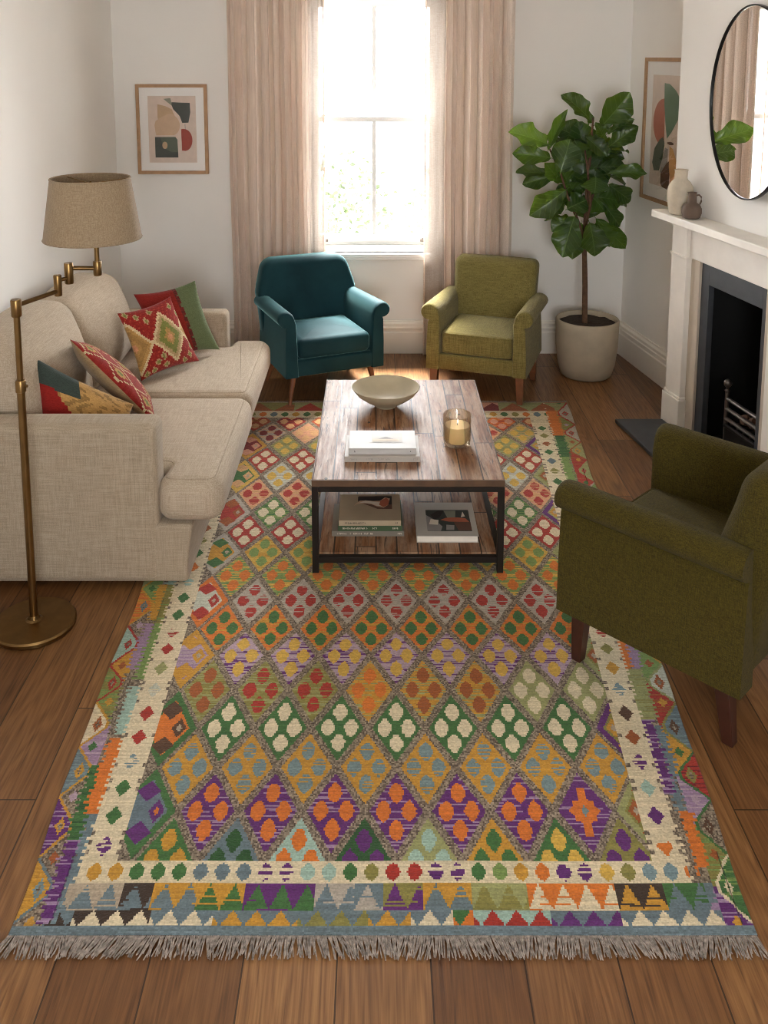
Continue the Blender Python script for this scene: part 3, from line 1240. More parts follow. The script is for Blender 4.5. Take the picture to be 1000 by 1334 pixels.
S2 = [(INK['terracotta'], [(.40, .80)] + arc(.36, .58, .30, .21, 95, 265, 14) + [(.42, .38)]),
      (INK['moss'], [(.36, .93), (.52, .925)] + arc(.46, .72, .40, .19, 60, -30, 10) + [(.62, .50), (.50, .44), (.44, .56), (.38, .74)]),
      (INK['green'], [(.28, .42), (.38, .45), (.44, .40), (.40, .26), (.30, .14), (.14, .13), (.08, .20), (.13, .33)]),
      (INK['grey'], [(.46, .36), (.55, .35), (.56, .18), (.46, .10), (.33, .13), (.36, .2)]),
      (INK['brown'], [(.36, .12), (.52, .22), (.64, .26), (.62, .02), (.58, -.01), (.42, 0), (.36, .03)]),
      (INK['ochre'], [(.60, .38), (.70, .36), (.84, .24), (.74, .08), (.66, .06), (.60, .20)]),
      (INK['brown'], arc(.62, .405, .10, .014, 0, 330))]
p2 = picture('framed_print', 'tall oak framed abstract print on the right wall, partly behind the chimney corner', .66, .915, S2, 'framed abstract prints', .024)
q = on_right(6.04 - .325 * math.cos(PSI), .002)
p2.location = (q[0], q[1], 1.618)
p2.rotation_euler = (0, 0, -PI / 2 + PSI)

# ------------------------------------------------------------------ rug
Y_NEAR, Y_FAR = 1.927, 5.345
ROW_Y = [2.134, 2.294, 2.453, 2.613, 2.788, 2.965, 3.117, 3.294, 3.468, 3.642, 3.806, 3.984, 4.17, 4.357, 4.541, 4.711, 4.883, 5.045]
RZ = 0.009


def rug_x(k, Y):
    # the weave is a little wider at the window end
    a = (Y - 1.929) / (5.35 - 1.929)
    q = k * .07105
    near = .048 + q * (.911 - .048) / .357
    far = .121 + q * (1.145 - .121) / .357
    return near * (1 - a) + far * a


K0, K1 = -5.44, 5.06
NC, NRW = 400, 680
kk = np.linspace(K0, K1, NC + 1)
yy = np.linspace(Y_NEAR, Y_FAR, NRW + 1)
kc = (kk[1:] + kk[:-1]) / 2
yc = (yy[1:] + yy[:-1]) / 2
rows_idx = np.arange(len(ROW_Y), dtype=float)
sl0 = (1.0) / (ROW_Y[1] - ROW_Y[0])
rc = np.interp(yc, ROW_Y, rows_idx)
rc = np.where(yc < ROW_Y[0], (yc - ROW_Y[0]) * 6.0, rc)
rc = np.where(yc > ROW_Y[-1], 17 + (yc - ROW_Y[-1]) * 6.0, rc)
Kg, Rg = np.meshgrid(kc, rc)
Jg, Ig = np.indices(Kg.shape)


def hsh(a, b, s=0):
    x = np.sin(a * 12.9898 + b * 78.233 + s * 37.719) * 43758.5453
    return x - np.floor(x)


PALS = dict(purple=(104, 46, 116), lilac=(168, 138, 168), orange=(224, 122, 42), gold=(208, 152, 52), yellow=(222, 178, 76), blue=(126, 148, 152),
            steel=(112, 128, 134), green=(72, 116, 60), dkgreen=(52, 92, 48), olive=(146, 138, 70), cream=(232, 214, 178), red=(178, 54, 40), rust=(168, 92, 42),
            dkred=(132, 34, 34), grey=(186, 174, 158), pale=(206, 206, 186), aqua=(168, 196, 180), peach=(224, 172, 120), pink=(222, 156, 128), sage=(162, 162, 104),
            mauve=(186, 160, 176), mel_d=(70, 54, 42), mel_l=(184, 166, 142), brown=(96, 66, 44), ltgreen=(132, 158, 84))
PAL = {k: np.array([lin(x) for x in v]) for k, v in PALS.items()}
C = np.zeros(Kg.shape + (3,))
streak = hsh(Jg, np.floor(Kg * 2.2 + hsh(Jg, 3.0) * 3), 1)
fine = hsh(Jg, Ig, 2)
hm = RNG.random(Kg.shape)
mel = PAL['mel_d'] * 1.1 + (PAL['mel_l'] * 1.05 - PAL['mel_d']) * (np.clip(.08 + .80 * hm ** 1.2, 0, 1))[..., None]
C[:] = mel


def paint(mask, c, alt=None, amt=.35):
    col = PAL[c]
    if alt is None:
        C[mask] = col
    else:
        C[mask] = np.where((streak[mask] < amt)[:, None], PAL[alt], col)


SPEC = {  # row: (field, field streak, streak amount, blobs) near to far
    1: ('purple', 'lilac', .22, 'orange'), 2: ('gold', None, 0, 'blue'), 3: ('green', None, 0, 'cream'), 4: ('olive', 'gold', .5, 'rust'),
    5: ('mauve', 'purple', .25, 'yellow'), 6: ('orange', 'gold', .25, 'green'), 7: ('grey', None, 0, 'red'), 8: ('ltgreen', 'yellow', .4, 'orange'),
    9: ('yellow', 'gold', .3, 'ltgreen'), 10: ('red', None, 0, 'cream'), 11: ('green', 'ltgreen', .4, 'cream'), 12: ('peach', 'pink', .3, 'red'),
    13: ('pale', 'grey', .4, 'yellow'), 14: ('red', 'rust', .2, 'cream'), 15: ('sage', 'olive', .4, 'yellow'), 16: ('pink', 'peach', .4, 'red'), 17: ('rust', 'red', .4, 'peach'),
    0: ('olive', None, 0, 'gold')}
HALF0 = {-4: ('green', 'gold'), -3: ('steel', 'dkgreen'), -2: ('aqua', 'orange'), -1: ('dkgreen', 'purple'), 0: ('sage', 'aqua'), 1: ('gold', 'green'), 2: ('green', 'yellow'), 3: ('olive', 'purple')}
HALF17 = {-3: ('dkred', 'peach'), -2: ('rust', 'peach'), -1: ('pink', 'red'), 0: ('olive', 'orange'), 1: ('red', 'cream'), 2: ('gold', 'red'), 3: ('orange', 'pink')}
R4 = {-3.5: ('olive', 'rust'), -2.5: ('olive', 'red'), -1.5: ('olive', 'red'), -.5: ('gold', 'orange'), .5: ('gold', 'rust'), 1.5: ('gold', 'rust'), 2.5: ('sage', 'cream'), 3.5: ('sage', 'cream')}
R16 = {-3.5: ('grey', 'dkred'), -2.5: ('pink', 'peach'), 2.5: ('pink', 'red'), 3.5: ('sage', 'yellow'), 1.5: ('peach', 'pink')}
FIELD_L, FIELD_R = -4.2, 3.86
fieldmask = (Kg > FIELD_L) & (Kg < FIELD_R) & (Rg > 0) & (Rg < 17.35)
for r in range(0, 18):
    # odd rows carry diamonds on whole k, even rows on half k (row 0 and 17 are cut by the border)
    if r == 0:
        ks = list(range(-4, 4))
        ks = [a for a in range(-4, 4)]
        ks = [a + .5 for a in range(-4, 4)]
    elif r % 2:
        ks = [float(a) for a in range(-4, 5)]
    else:
        ks = [a + .5 for a in range(-4, 4)]
    for k in ks:
        dk, dr = Kg - k, Rg - r
        dd = np.abs(dk) / .5 + np.abs(dr)
        near = (dd < .855) & fieldmask
        if not near.any():
            continue
        f, alt, amt, bl = SPEC[r]
        if r == 0:
            f, bl = HALF0[int(math.floor(k))]
            alt, amt = None, 0
        if r == 17:
            f, bl = HALF17.get(int(k), ('rust', 'peach'))
        if r == 4:
            f, bl = R4[k]
            alt, amt = ('sage', .3)
        if r == 16:
            f, bl = R16.get(k, ('pink', 'peach'))
        edge = r % 2 == 1 and abs(k) == 4 and 0 < r < 17
        if edge:
            ff, fo, fb = {0: ('steel', 'green', 'purple'), 1: ('orange', 'green', 'brown'), 2: ('mauve', 'gold', 'gold'), 3: ('pale', 'orange', 'red'), 4: ('gold', 'grey', 'green'),
                          5: ('red', 'grey', 'rust'), 6: ('green', 'yellow', 'peach'), 7: ('dkred', 'gold', 'pink'), 8: ('rust', 'grey', 'peach')}[(r // 2) % 9]
            if k > 0:
                ff, fo, fb = ('olive', 'sage', 'rust') if r % 4 == 1 else ('sage', 'purple', 'gold')
                if r == 3:
                    ff, fo, fb = 'olive', 'purple', 'gold'
            big = (dd < .98) & fieldmask
            paint(big, fo)
            paint((dd < .72) & fieldmask, ff, 'lilac' if ff == 'mauve' else None, .4)
            cxk = k + (.18 if k < 0 else -.18)
            bb = np.abs(Kg - cxk) / .13 + np.abs(dr) / .26
            paint((bb < 1) & fieldmask, fb)
            paint((bb < .4) & fieldmask, 'orange' if fb == 'purple' else 'mel_l')
            for sg in (-1, 1):
                bb = np.abs(Kg - (k + (-.02 if k < 0 else .02))) / .2 + np.abs(dr - sg * .45) / .24
                paint((bb < 1) & fieldmask, fb)
            continue
        paint(near, f, alt, amt)
        for (ok, orr) in ((0, .40), (0, -.40), (.205, 0), (-.205, 0)):
            a, b = np.abs(dk - ok) / .132, np.abs(dr - orr) / .25
            bb = np.where(bl == 'cream', np.maximum(np.maximum(a, b), (a + b) * .78), (a ** 1.5 + b ** 1.5) ** (1 / 1.5))
            wob = .12 * (hsh(Jg // 2, k * 3 + ok, r) - .5)
            m_ = (bb + wob < .92) & near
            if r == 0:
                m_ &= Rg > 0
            paint(m_, bl, f if bl in ('blue', 'red') else None, .14)
# one star motif in the near purple row
dk, dr = Kg - 3.0, Rg - 1.0
near = np.abs(dk) / .5 + np.abs(dr) < .855
paint(near, 'purple', 'lilac', .22)
st = (np.abs(dk) < .17) & (np.abs(dr) < .22) | (np.abs(dk) < .07) & (np.abs(dr) < .52) | (np.abs(dk) / .26 + np.abs(dr) / .34 < 1)
paint(st & near, 'orange')
paint((np.abs(dk) / .06 + np.abs(dr) / .12 < 1), 'blue')

# guard stripes of dotted cream: left, right, near and far
CL0, CL1, CR0, CR1 = -4.74, -4.2, 3.86, 4.36
N0, N1, F0, F1 = -.40, 0.0, 17.35, 17.95
jag = .07 * (hsh(np.floor(Jg / 3), 1.0, 3) > .5) * ((Jg // 3) % 2)
cream = ((Kg > CL0 + jag) & (Kg < CL1 - jag) | (Kg > CR0 + jag) & (Kg < CR1 - jag)) & (Rg > N0 - .35) & (Rg < F1)
cream |= (Rg > N0) & (Rg < N1) & (Kg > CL0) & (Kg < CR1) | (Rg > F0) & (Rg < F1) & (Kg > CL0) & (Kg < CR1)
paint(cream, 'cream')
for side, cols in ((-4.47, 'purple green green blue red red pale sage red red green green aqua orange green olive rust red gold green steel rust green olive red green steel orange'.split()),
                   (4.11, 'orange purple aqua purple rust brown blue gold olive red orange green lilac green red orange green steel green rust green olive steel green rust olive green steel'.split())):
    for i, c in enumerate(cols):
        r = .28 + i * .62
        if r > 17:
            break
        bb = np.abs(Kg - side) / .13 + np.abs(Rg - r) / .21
        paint(bb < 1, c, 'cream' if i % 3 == 0 else None, .3)
row_cols = 'gold gold green green green steel steel steel purple purple aqua aqua green olive red red purple purple green ltgreen gold orange purple purple yellow olive blue blue orange'.split()
for i, c in enumerate(row_cols):
    k = -4.5 + i * .318
    bb = ((np.abs(Kg - k) / .11) ** 1.6 + (np.abs(Rg - (-.20)) / .155) ** 1.6)
    paint(bb < 1, c, 'cream' if c == 'purple' else None, .3)
    c2 = ('green', 'olive', 'orange', 'steel', 'green', 'gold')[i % 6]
    bb = ((np.abs(Kg - k) / .11) ** 1.6 + (np.abs(Rg - 17.65) / .2) ** 1.6)
    paint(bb < 1, c2)
# near end border: two bands of interlocking triangles
def tri(mask, k0, w, v, cA, cB, lo):
    ph = ((Kg - k0) / w) % 1.0
    up = np.abs(ph - .5) * 2 < (1 - v)
    s = mask
    paint(s & up, cA)
    paint(s & ~up, cB)


b1 = (Rg <= N0) & (Rg > -.84)
v1_ = np.clip((Rg - -.84) / .44, 0, 1)
segs = [(-5.44, -4.0, 'steel', 'mel_l'), (-4.0, -3.55, 'steel', 'mel_d'), (-3.55, -2.9, 'steel', 'gold'), (-2.9, -2.2, 'green', 'gold'), (-2.2, -1.2, 'green', 'purple'), (-1.2, -.6, 'steel', 'grey'), (-.6, -.2, 'grey', 'steel'),
        (-.2, .4, 'purple', 'olive'), (.4, 1.1, 'steel', 'gold'), (1.1, 1.9, 'olive', 'sage'), (1.9, 2.6, 'cream', 'orange'), (2.6, 3.2, 'cream', 'orange'), (3.2, 3.9, 'gold', 'mel_d'), (3.9, 4.5, 'steel', 'green'), (4.5, 5.1, 'lilac', 'steel')]
for a, b, ca, cb in segs:
    tri(b1 & (Kg >= a) & (Kg < b), a, .36, v1_, ca, cb, 0)
    sm = b1 & (Kg >= a) & (Kg < b) & (streak < .12)
    paint(sm, cb)
b2 = (Rg <= -.84) & (Rg > -1.1)
v2_ = np.clip((Rg - -1.1) / .26, 0, 1)
segs2 = [(-5.44, -4.6, 'mel_d', 'steel'), (-4.6, -3.5, 'cream', 'mel_d'), (-3.5, -2.6, 'cream', 'steel'), (-2.6, -1.4, 'gold', 'steel'), (-1.4, -.4, 'olive', 'steel'), (-.4, .2, 'gold', 'steel'), (.2, .8, 'cream', 'steel'),
         (.8, 1.1, 'orange', 'green'), (1.1, 2.2, 'red', 'aqua'), (2.2, 3.2, 'purple', 'steel'), (3.2, 3.9, 'cream', 'steel'), (3.9, 5.1, 'cream', 'steel')]
for a, b, ca, cb in segs2:
    tri(b2 & (Kg >= a) & (Kg < b), a + .1, .34, v2_, ca, cb, 0)
hem = Rg <= -1.1
C[hem] = np.where((hsh(Jg, Ig // 2, 9)[hem] < .5)[:, None], PAL['steel'] * .95, PAL['steel'] * 1.15)
# far end border
b3 = (Rg >= F1)
paint(b3, 'olive', 'rust', .4)
for a, b, ca, cb in ((-5.4, -3, 'rust', 'olive'), (-3, -1.5, 'red', 'sage'), (-1.5, 0, 'orange', 'olive'), (0, 1.5, 'red', 'gold'), (1.5, 3, 'dkred', 'pink'), (3, 5.1, 'rust', 'sage')):
    tri(b3 & (Kg >= a) & (Kg < b) & (Rg < 18.7), a, .9, np.clip((Rg - F1) / .75, 0, 1), ca, cb, 0)
paint(Rg > 18.75, 'grey', 'mel_l', .4)

# side borders: comb stripe next to the cream, melange, then zigzag triangles on the outside
# each end triangle: (row start, row end, colour, motif colour, outline colour)
TRI_L = [(-1.05, .06, 'gold', 'blue', 'steel'), (.06, 1.31, 'purple', 'gold', 'gold'), (1.31, 2.51, 'steel', 'gold', 'gold'), (2.51, 3.68, 'cream', 'rust', 'gold'), (3.68, 4.71, 'olive', 'red', 'red'),
         (4.71, 6.12, 'aqua', 'red', 'red'), (6.12, 7.45, 'orange', 'steel', 'gold'), (7.45, 8.8, 'sage', 'red', 'gold'), (8.8, 10.1, 'red', 'gold', 'gold'), (10.1, 11.4, 'steel', 'red', 'gold'),
         (11.4, 12.7, 'green', 'pale', 'gold'), (12.7, 14, 'gold', 'red', 'red'), (14, 15.3, 'olive', 'red', 'red'), (15.3, 16.7, 'sage', 'red', 'red'), (16.7, 18.7, 'grey', 'red', 'red')]
IN_L = ['mel', 'mel', 'mel', 'lilac', 'olive', 'gold', 'mel', 'ltgreen', 'orange', 'mel', 'sage', 'red', 'orange', 'green', 'olive', 'sage']
TRI_R = [(-1.05, .11, 'green', 'cream', 'cream'), (.11, 1.25, 'mel', 'brown', 'green'), (1.25, 2.38, 'red', 'olive', 'green'), (2.38, 3.66, 'steel', 'brown', 'olive'), (3.66, 4.75, 'pale', 'rust', 'sage'),
         (4.75, 6.1, 'sage', 'red', 'gold'), (6.1, 7.5, 'orange', 'green', 'gold'), (7.5, 8.9, 'steel', 'gold', 'gold'), (8.9, 10.2, 'gold', 'red', 'gold'), (10.2, 11.4, 'green', 'pale', 'gold'),
         (11.4, 12.6, 'ltgreen', 'pale', 'grey'), (12.6, 14.0, 'sage', 'red', 'red'), (14.0, 15.3, 'sage', 'gold', 'rust'), (15.3, 16.7, 'grey', 'red', 'red'), (16.7, 18.7, 'grey', 'red', 'red')]
IN_R = ['purple', 'olive', 'lilac', 'gold', 'red', 'ltgreen', 'olive', 'orange', 'sage', 'red', 'olive', 'red', 'red', 'sage', 'olive', 'sage']
COMB_L = [(-1.05, .93, 0, .13, 'steel'), (-1.05, .39, .13, .34, 'purple'), (.39, 2.04, .13, .34, 'green'), (.93, 2.74, 0, .19, 'orange'), (2.83, 4.11, 0, .17, 'aqua'), (2.83, 4.5, .17, .30, 'mel'),
          (4.3, 6.18, 0, .15, 'ltgreen'), (4.6, 6.18, .15, .33, 'lilac'), (6.18, 7.6, 0, .18, 'olive'), (6.3, 7.6, .14, .34, 'gold'), (7.6, 9, 0, .2, 'aqua'), (9, 10.5, 0, .3, 'green'), (10.5, 12, 0, .24, 'orange'),
          (12, 13.4, 0, .3, 'steel'), (13.4, 15, 0, .28, 'ltgreen'), (15, 16.4, 0, .3, 'orange'), (16.4, 18.2, 0, .3, 'gold')]
COMB_R = [(-.37, 1.39, 0, .11, 'mel'), (-.14, .99, .11, .31, 'orange'), (.99, 1.9, .08, .24, 'steel'), (1.39, 3.22, 0, .17, 'purple'), (1.8, 3.07, .17, .31, 'steel'), (3.22, 4.6, 0, .28, 'sage'), (4.6, 5.6, 0, .12, 'orange'), (4.6, 5.8, .12, .3, 'lilac'),
          (5.8, 7.2, 0, .3, 'olive'), (7.2, 8.6, 0, .26, 'steel'), (8.6, 10, 0, .3, 'green'), (10, 11.4, 0, .28, 'lilac'), (11.4, 12.6, 0, .26, 'orange'), (12.6, 14.2, 0, .22, 'ltgreen'), (14.2, 15.8, 0, .28, 'green'), (15.8, 18.0, 0, .3, 'orange')]
tooth = (Jg // 2) % 2
comb = .055 * tooth * (.5 + hsh(Jg // 2, 4.0, 8))
for sgn, e_in, e_out, TRI, INN, COMB in ((-1, CL0, K0, TRI_L, IN_L, COMB_L), (1, CR1, K1, TRI_R, IN_R, COMB_R)):
    D = (Kg - e_in) * sgn               # distance outside the cream stripe
    Wd = abs(e_out - e_in)
    side = (D > 0) & (Rg > -1.08) & (Rg < 18.7)
    side &= ~((Rg < N0) & (D < .06))
    inn0 = .33                          # the zigzag field starts here

    def dye(mask, c, alt=None, amt=.3):
        if c == 'mel':
            C[mask] = mel[mask]
        else:
            paint(mask, c, alt, amt)
    field = side & (D > inn0 - .05)
    # triangles that point outward sit between those that point inward
    mids = [TRI[0][0]] + [t[1] for t in TRI]
    for i, m0 in enumerate(mids):
        lo_ = TRI[i - 1][0] if i else m0 - 1.2
        hi_ = TRI[i][1] if i < len(TRI) else m0 + 1.2
        cen0 = (TRI[i - 1][0] + TRI[i - 1][1]) / 2 if i else m0 - .6
        cen1 = (TRI[i][0] + TRI[i][1]) / 2 if i < len(TRI) else m0 + .6
        c = INN[i % len(INN)]
        dye(field & (Rg >= cen0) & (Rg < cen1), c, {'olive': 'ltgreen', 'lilac': 'mauve', 'purple': 'lilac', 'red': 'rust'}.get(c), .3)
        q_ = np.abs(D - (inn0 + .14)) / .08 + np.abs(Rg - m0) / .13
        dye(field & (q_ < 1), ('gold', 'rust', 'mauve', 'green')[i % 4])
    for i, (ra, rb, c, mo, ol) in enumerate(TRI):
        cen, hw_ = (ra + rb) / 2, (rb - ra) / 2
        t = np.clip(1 - np.abs(Rg - cen) / hw_, 0, 1)
        t = np.minimum(1, t * 1.15)
        lim = Wd - (Wd - inn0 - .02) * t
        band = field & (Rg >= ra) & (Rg < rb)
        dye(band & (D > lim), c, {'purple': 'lilac', 'red': 'dkred', 'steel': 'blue', 'green': 'ltgreen', 'orange': 'gold', 'olive': 'ltgreen'}.get(c), .3)
        dye(band & (np.abs(D - lim) < .028), ol)
        dc = Wd - .17
        q_ = np.abs(D - dc) / .085 + np.abs(Rg - cen) / .20
        dye(band & (q_ < 1), mo)
        dye(band & (q_ < .4), 'mel' if mo != 'cream' else 'green')
    for ra, rb, d0, d1, c in COMB:
        slant = .10 * ((Rg - ra) % .55 - .27)
        dye(side & (Rg >= ra) & (Rg < rb) & (D >= d0 + (comb if d0 else 0)) & (D < d1 + comb + slant), c, {'purple': 'lilac', 'steel': 'blue', 'olive': 'ltgreen', 'sage': 'olive', 'green': 'dkgreen'}.get(c), .22)
    # teeth where the cream stripe meets the comb
    dye(side & (D < .05) & (Rg > N0) & (tooth == 1) & (hsh(Jg // 2, 9.0, 2) > .25), 'cream')

# hand-dyed variation and wear
C *= (0.88 + .24 * fine)[..., None]
C *= (.90 + .20 * hsh(Jg, np.floor(Kg * .8 + hsh(Jg, 1.0, 4) * 5), 21))[..., None]
C *= (0.93 + .14 * hsh(Jg, np.floor(Kg * 1.5), 12))[..., None]
bright = .97 + .06 * np.sin(Rg * .9) * np.sin(Kg * .7)
C *= .80 * bright[..., None]
C = np.clip(C, 0, 1)

Yg2 = yy[:, None] * np.ones((1, NC + 1))
aa = (Yg2 - 1.929) / (5.35 - 1.929)
Q = kk[None, :] * .07105
Xg2 = (.048 + Q * (.911 - .048) / .357) * (1 - aa) + (.121 + Q * (1.145 - .121) / .357) * aa
wav = .004 * np.sin(Yg2 * 5.3) + .003 * np.sin(Yg2 * 11.0 + 1)
Xg2 = Xg2 + wav * np.sign(kk)[None, :] * (np.abs(kk)[None, :] > 4.9)
Zg2 = RZ + .0012 * np.sin(Xg2 * 9) * np.sin(Yg2 * 7)
top = np.stack([Xg2, Yg2, Zg2], -1).reshape(-1, 3)
n0 = (NC + 1) * (NRW + 1)
per_idx = list(range(0, NC + 1)) + [j * (NC + 1) + NC for j in range(1, NRW + 1)] + [NRW * (NC + 1) + i for i in range(NC - 1, -1, -1)] + [j * (NC + 1) for j in range(NRW - 1, 0, -1)]
low = top[per_idx].copy()
low[:, 2] = .0006
verts = np.concatenate([top, low])
jj, ii = np.indices((NRW, NC))
base_i = jj * (NC + 1) + ii
quads = np.stack([base_i, base_i + 1, base_i + NC + 2, base_i + NC + 1], -1).reshape(-1, 4)
nP = len(per_idx)
skirt = np.array([[per_idx[i], n0 + i, n0 + (i + 1) % nP, per_idx[(i + 1) % nP]] for i in range(nP)])
faces = np.concatenate([quads, skirt])
me = bpy.data.meshes.new('rug')
me.vertices.add(len(verts))
me.vertices.foreach_set('co', verts.astype(np.float32).ravel())
me.loops.add(len(faces) * 4)
me.loops.foreach_set('vertex_index', faces.astype(np.int32).ravel())
me.polygons.add(len(faces))
me.polygons.foreach_set('loop_start', np.arange(0, len(faces) * 4, 4, dtype=np.int32))
me.update(calc_edges=True)
fc = np.ones((len(faces), 4), np.float32)
fc[:len(quads), :3] = C.reshape(-1, 3)
fc[len(quads):, :3] = PAL['mel_d']
at = me.attributes.new('dye', 'FLOAT_COLOR', 'FACE')
at.data.foreach_set('color', fc.ravel())
me.polygons.foreach_set('use_smooth', [True] * len(me.polygons))
me.materials.append(M['wool'])
rug = bpy.data.objects.new('kilim_rug', me)
COL.objects.link(rug)
tag(rug, 'large multicoloured kilim rug with diamond rows and fringed ends on the wood floor', 'rug')


def fringe(yb, sgn, k0, k1, n, L, seed):
    rg = random.Random(seed)
    mb = MB()
    for i in range(n):
        k = k0 + (k1 - k0) * (i + rg.uniform(-.3, .3)) / n
        x = rug_x(k, yb)
        lean = .012 * math.sin(i * .05) + rg.uniform(-.012, .012) - (.012 if i < n * .3 else -.004)
        l = L * rg.uniform(.8, 1.15)
        y0 = yb
        p = [(x, y0, .008), (x + lean * .4, y0 + sgn * l * .4, .007 + rg.uniform(0, .004)), (x + lean * 1.2, y0 + sgn * l, .0035 + rg.uniform(0, .002))]
        mb.tube(p, [.0019, .0020, .0014], 5)
    o = mb.build('fringe', M['fringe'], rug, fix=False)
    o['kind'] = 'stuff'


M['fringe'] = plain('fringe_yarn', rgb(140, 128, 118), .95, var=.5, scale=90)
fringe(Y_NEAR, -1, K0 + .02, K1 - .02, 640, .05, 5)
fringe(Y_FAR, 1, K0 + .02, K1 - .02, 300, .03, 6)

# ------------------------------------------------------------------ sofa
sofa = thing('sofa', 'beige linen two-seat sofa along the left wall behind the floor lamp', 'sofa', (-1.0, 4.3, 0))
SX, SY = 1.0, -4.3              # world -> local offsets


def sb(mb, x0, x1, y0, y1, z0, z1, r, inner=(4, 4, 4), puff=(0, 0, 0), deform=None):
    rbox(mb, ((x0 + x1) / 2 + SX, (y0 + y1) / 2 + SY, (z0 + z1) / 2), (x1 - x0, y1 - y0, z1 - z0), r, inner, 3, puff, deform)


mb = MB()
sb(mb, -1.765, -.742, 3.379, 5.22, 0.030, .272, .018, (4, 8, 3), deform=lambda x, y, z: (x + .022 * max(0, (z + .02)) / .14 * (1 if x > .3 else 0), y, z))
base_ = mb.build('base', M['linen'], sofa)
for nm, y0, y1, zt in (('arm', 3.372, 3.52, .683), ('arm', 5.085, 5.222, .635)):
    mb = MB()
    sb(mb, -1.765, -.852, y0, y1, .031, zt, .034, (8, 2, 6), (.0, .003, .004))
    mb.build(nm, M['linen'], sofa)
mb = MB()
sb(mb, -1.77, -1.56, 3.50, 5.12, .2, .74, .05, (2, 8, 5), (0, 0, 0))
mb.build('back', M['linen'], sofa)
# T-shaped seat cushions wrap round the front of the arms
for nm, pts in (('seat_cushion', [(-1.55, 3.545), (-.848, 3.545), (-.872, 3.375), (-.600, 3.375), (-.600, 4.298), (-1.55, 4.298)]),
                ('seat_cushion', [(-1.55, 4.306), (-.612, 4.306), (-.612, 5.20), (-.842, 5.20), (-.842, 5.08), (-1.55, 5.08)])):
    ol = round_poly([(x + SX, y + SY) for x, y in pts], [.065, .02, .066, .072, .066, .065] if pts[1][1] < 4 else [.065, .066, .072, .066, .02, .065], 5)
    mb = MB()
    slab(mb, ol, .274, .455, .062, 0, seg=7)
    cu = mb.build(nm, M['linen_cushion'], sofa, angle=60)
    # piping seams along the top and bottom edge
    for z in (.447, ):
        mb = MB()
        lp = inset_poly(ol, .036)
        mb.tube([(x, y, z) for x, y in lp] + [(lp[0][0], lp[0][1], z)], .0035, 6, cap=False)
        mb.build('piping', M['linen'], cu)


def lean(k, h):
    def f(x, y, z):
        t = (z + h / 2) / h
        return (x - k * t + .02 * math.sin(PI * t), y * (1 - .03 * t * t), z - .02 * (abs(y) / .36) ** 4 * t)
    return f


for y0, y1, zt in ((3.55, 4.30, .955), (4.31, 5.075, .905)):
    mb = MB()
    sb(mb, -1.60, -1.36, y0, y1, .45, zt, .06, (4, 10, 8), (.055, .012, .012), lean(.11, zt - .45))
    bc = mb.build('back_cushion', M['linen_cushion'], sofa)
for x, y in ((-.80, 3.46), (-.80, 5.16), (-1.70, 3.46), (-1.70, 5.16)):
    mb = MB()
    mb.box(x + SX - .04, x + SX + .04, y + SY - .035, y + SY + .035, .0105 if x > -1 else .0005, .034)
    mb.build('foot', M['leg_dark'], sofa, bevel=.004)


# ------------------------------------------------------------------ scatter cushions on the sofa
def lc(c, v=.12, u=0, w=0):
    return [lin(x) for x in c] + [1.0]


CU = {k: np.array(lc(v)) for k, v in dict(red=(142, 42, 36), dred=(110, 30, 26), green=(100, 112, 78), dgreen=(58, 74, 58), ochre=(178, 138, 82), tan=(176, 148, 108), slate=(60, 70, 64),
                                          brick=(164, 62, 46), sand=(206, 184, 144), moss=(124, 128, 66), pinkish=(206, 146, 108)).items()}


def vary(c, u, v, a=.16):
    h = math.sin(u * 311.7 + v * 127.1 * 3) * 43758.5453
    h -= math.floor(h)
    h2 = math.sin(math.floor(v * 40) * 17.3) * 4375.85
    h2 -= math.floor(h2)
    k = 1 - a / 2 + a * (.5 * h + .5 * h2)
    q = c * k
    q[3] = 1
    return q


def f_two_tone(u, v, s):
    e = .64 + .012 * math.sin(v * 40)
    if s < 0:
        return vary(CU['dred'], u, v)
    if u < e - .05:
        return vary(CU['red'] * .9, u, v)
    if u < e:
        return vary(CU['dred'] * (.9 if (int(v * 50) % 2) else .6) + CU['slate'] * .2, u, v)
    return vary(CU['green'], u, v)


def f_kilim(u, v, s):
    if s < 0:
        return vary(CU['tan'], u, v)
    for (cu, cv, kind) in ((.60, .52, 0), (.02, .55, 1), (1.12, .5, 1)):
        d = abs(u - cu) / .30 + abs(v - cv) / .40
        if d < 1:
            if d > .84:
                return vary(CU['sand'], u, v, .3)
            if d > .66:
                return vary(CU['tan'] if kind == 0 else CU['ochre'], u, v, .3)
            if d > .34:
                return vary(CU['moss'] if kind == 0 else CU['ochre'] * .8, u, v, .3)
            return vary(CU['pinkish'] if d < .16 else CU['ochre'], u, v, .3)
    for (cu, cv) in ((.22, .12), (.34, .22), (.46, .10), (.30, .82), (.42, .90), (.22, .93), (.40, .76), (.86, .12), (.95, .25), (.86, .86), (.95, .75), (.74, .93), (.08, .05), (.1, .95)):
        d = abs(u - cu) / .055 + abs(v - cv) / .065
        if d < 1:
            return vary(CU['moss'] if d < .55 else CU['tan'], u, v, .3)
    if abs(((u * 2 + v * 1.3) * 6) % 1 - .5) < .06:
        return vary(CU['brick'], u, v, .3)
    return vary(CU['red'], u, v, .35)


def f_patch(u, v, s):
    if s < 0:
        return vary(CU['dred'], u, v)
    if u < .10 + .50 * v and not (v < .30 and u > .10 * v):
        return vary(CU['red'] * np.array([1, .7, .7, 1]), u, v)
    if v < .34 and u < .50:
        return vary(CU['slate'], u, v)
    n = math.sin(u * 31 + 3 * math.sin(v * 17)) * math.sin(v * 23 + 2 * math.sin(u * 13))
    return vary(CU['ochre'] if n < .35 else CU['ochre'] * .6, u, v, .25)


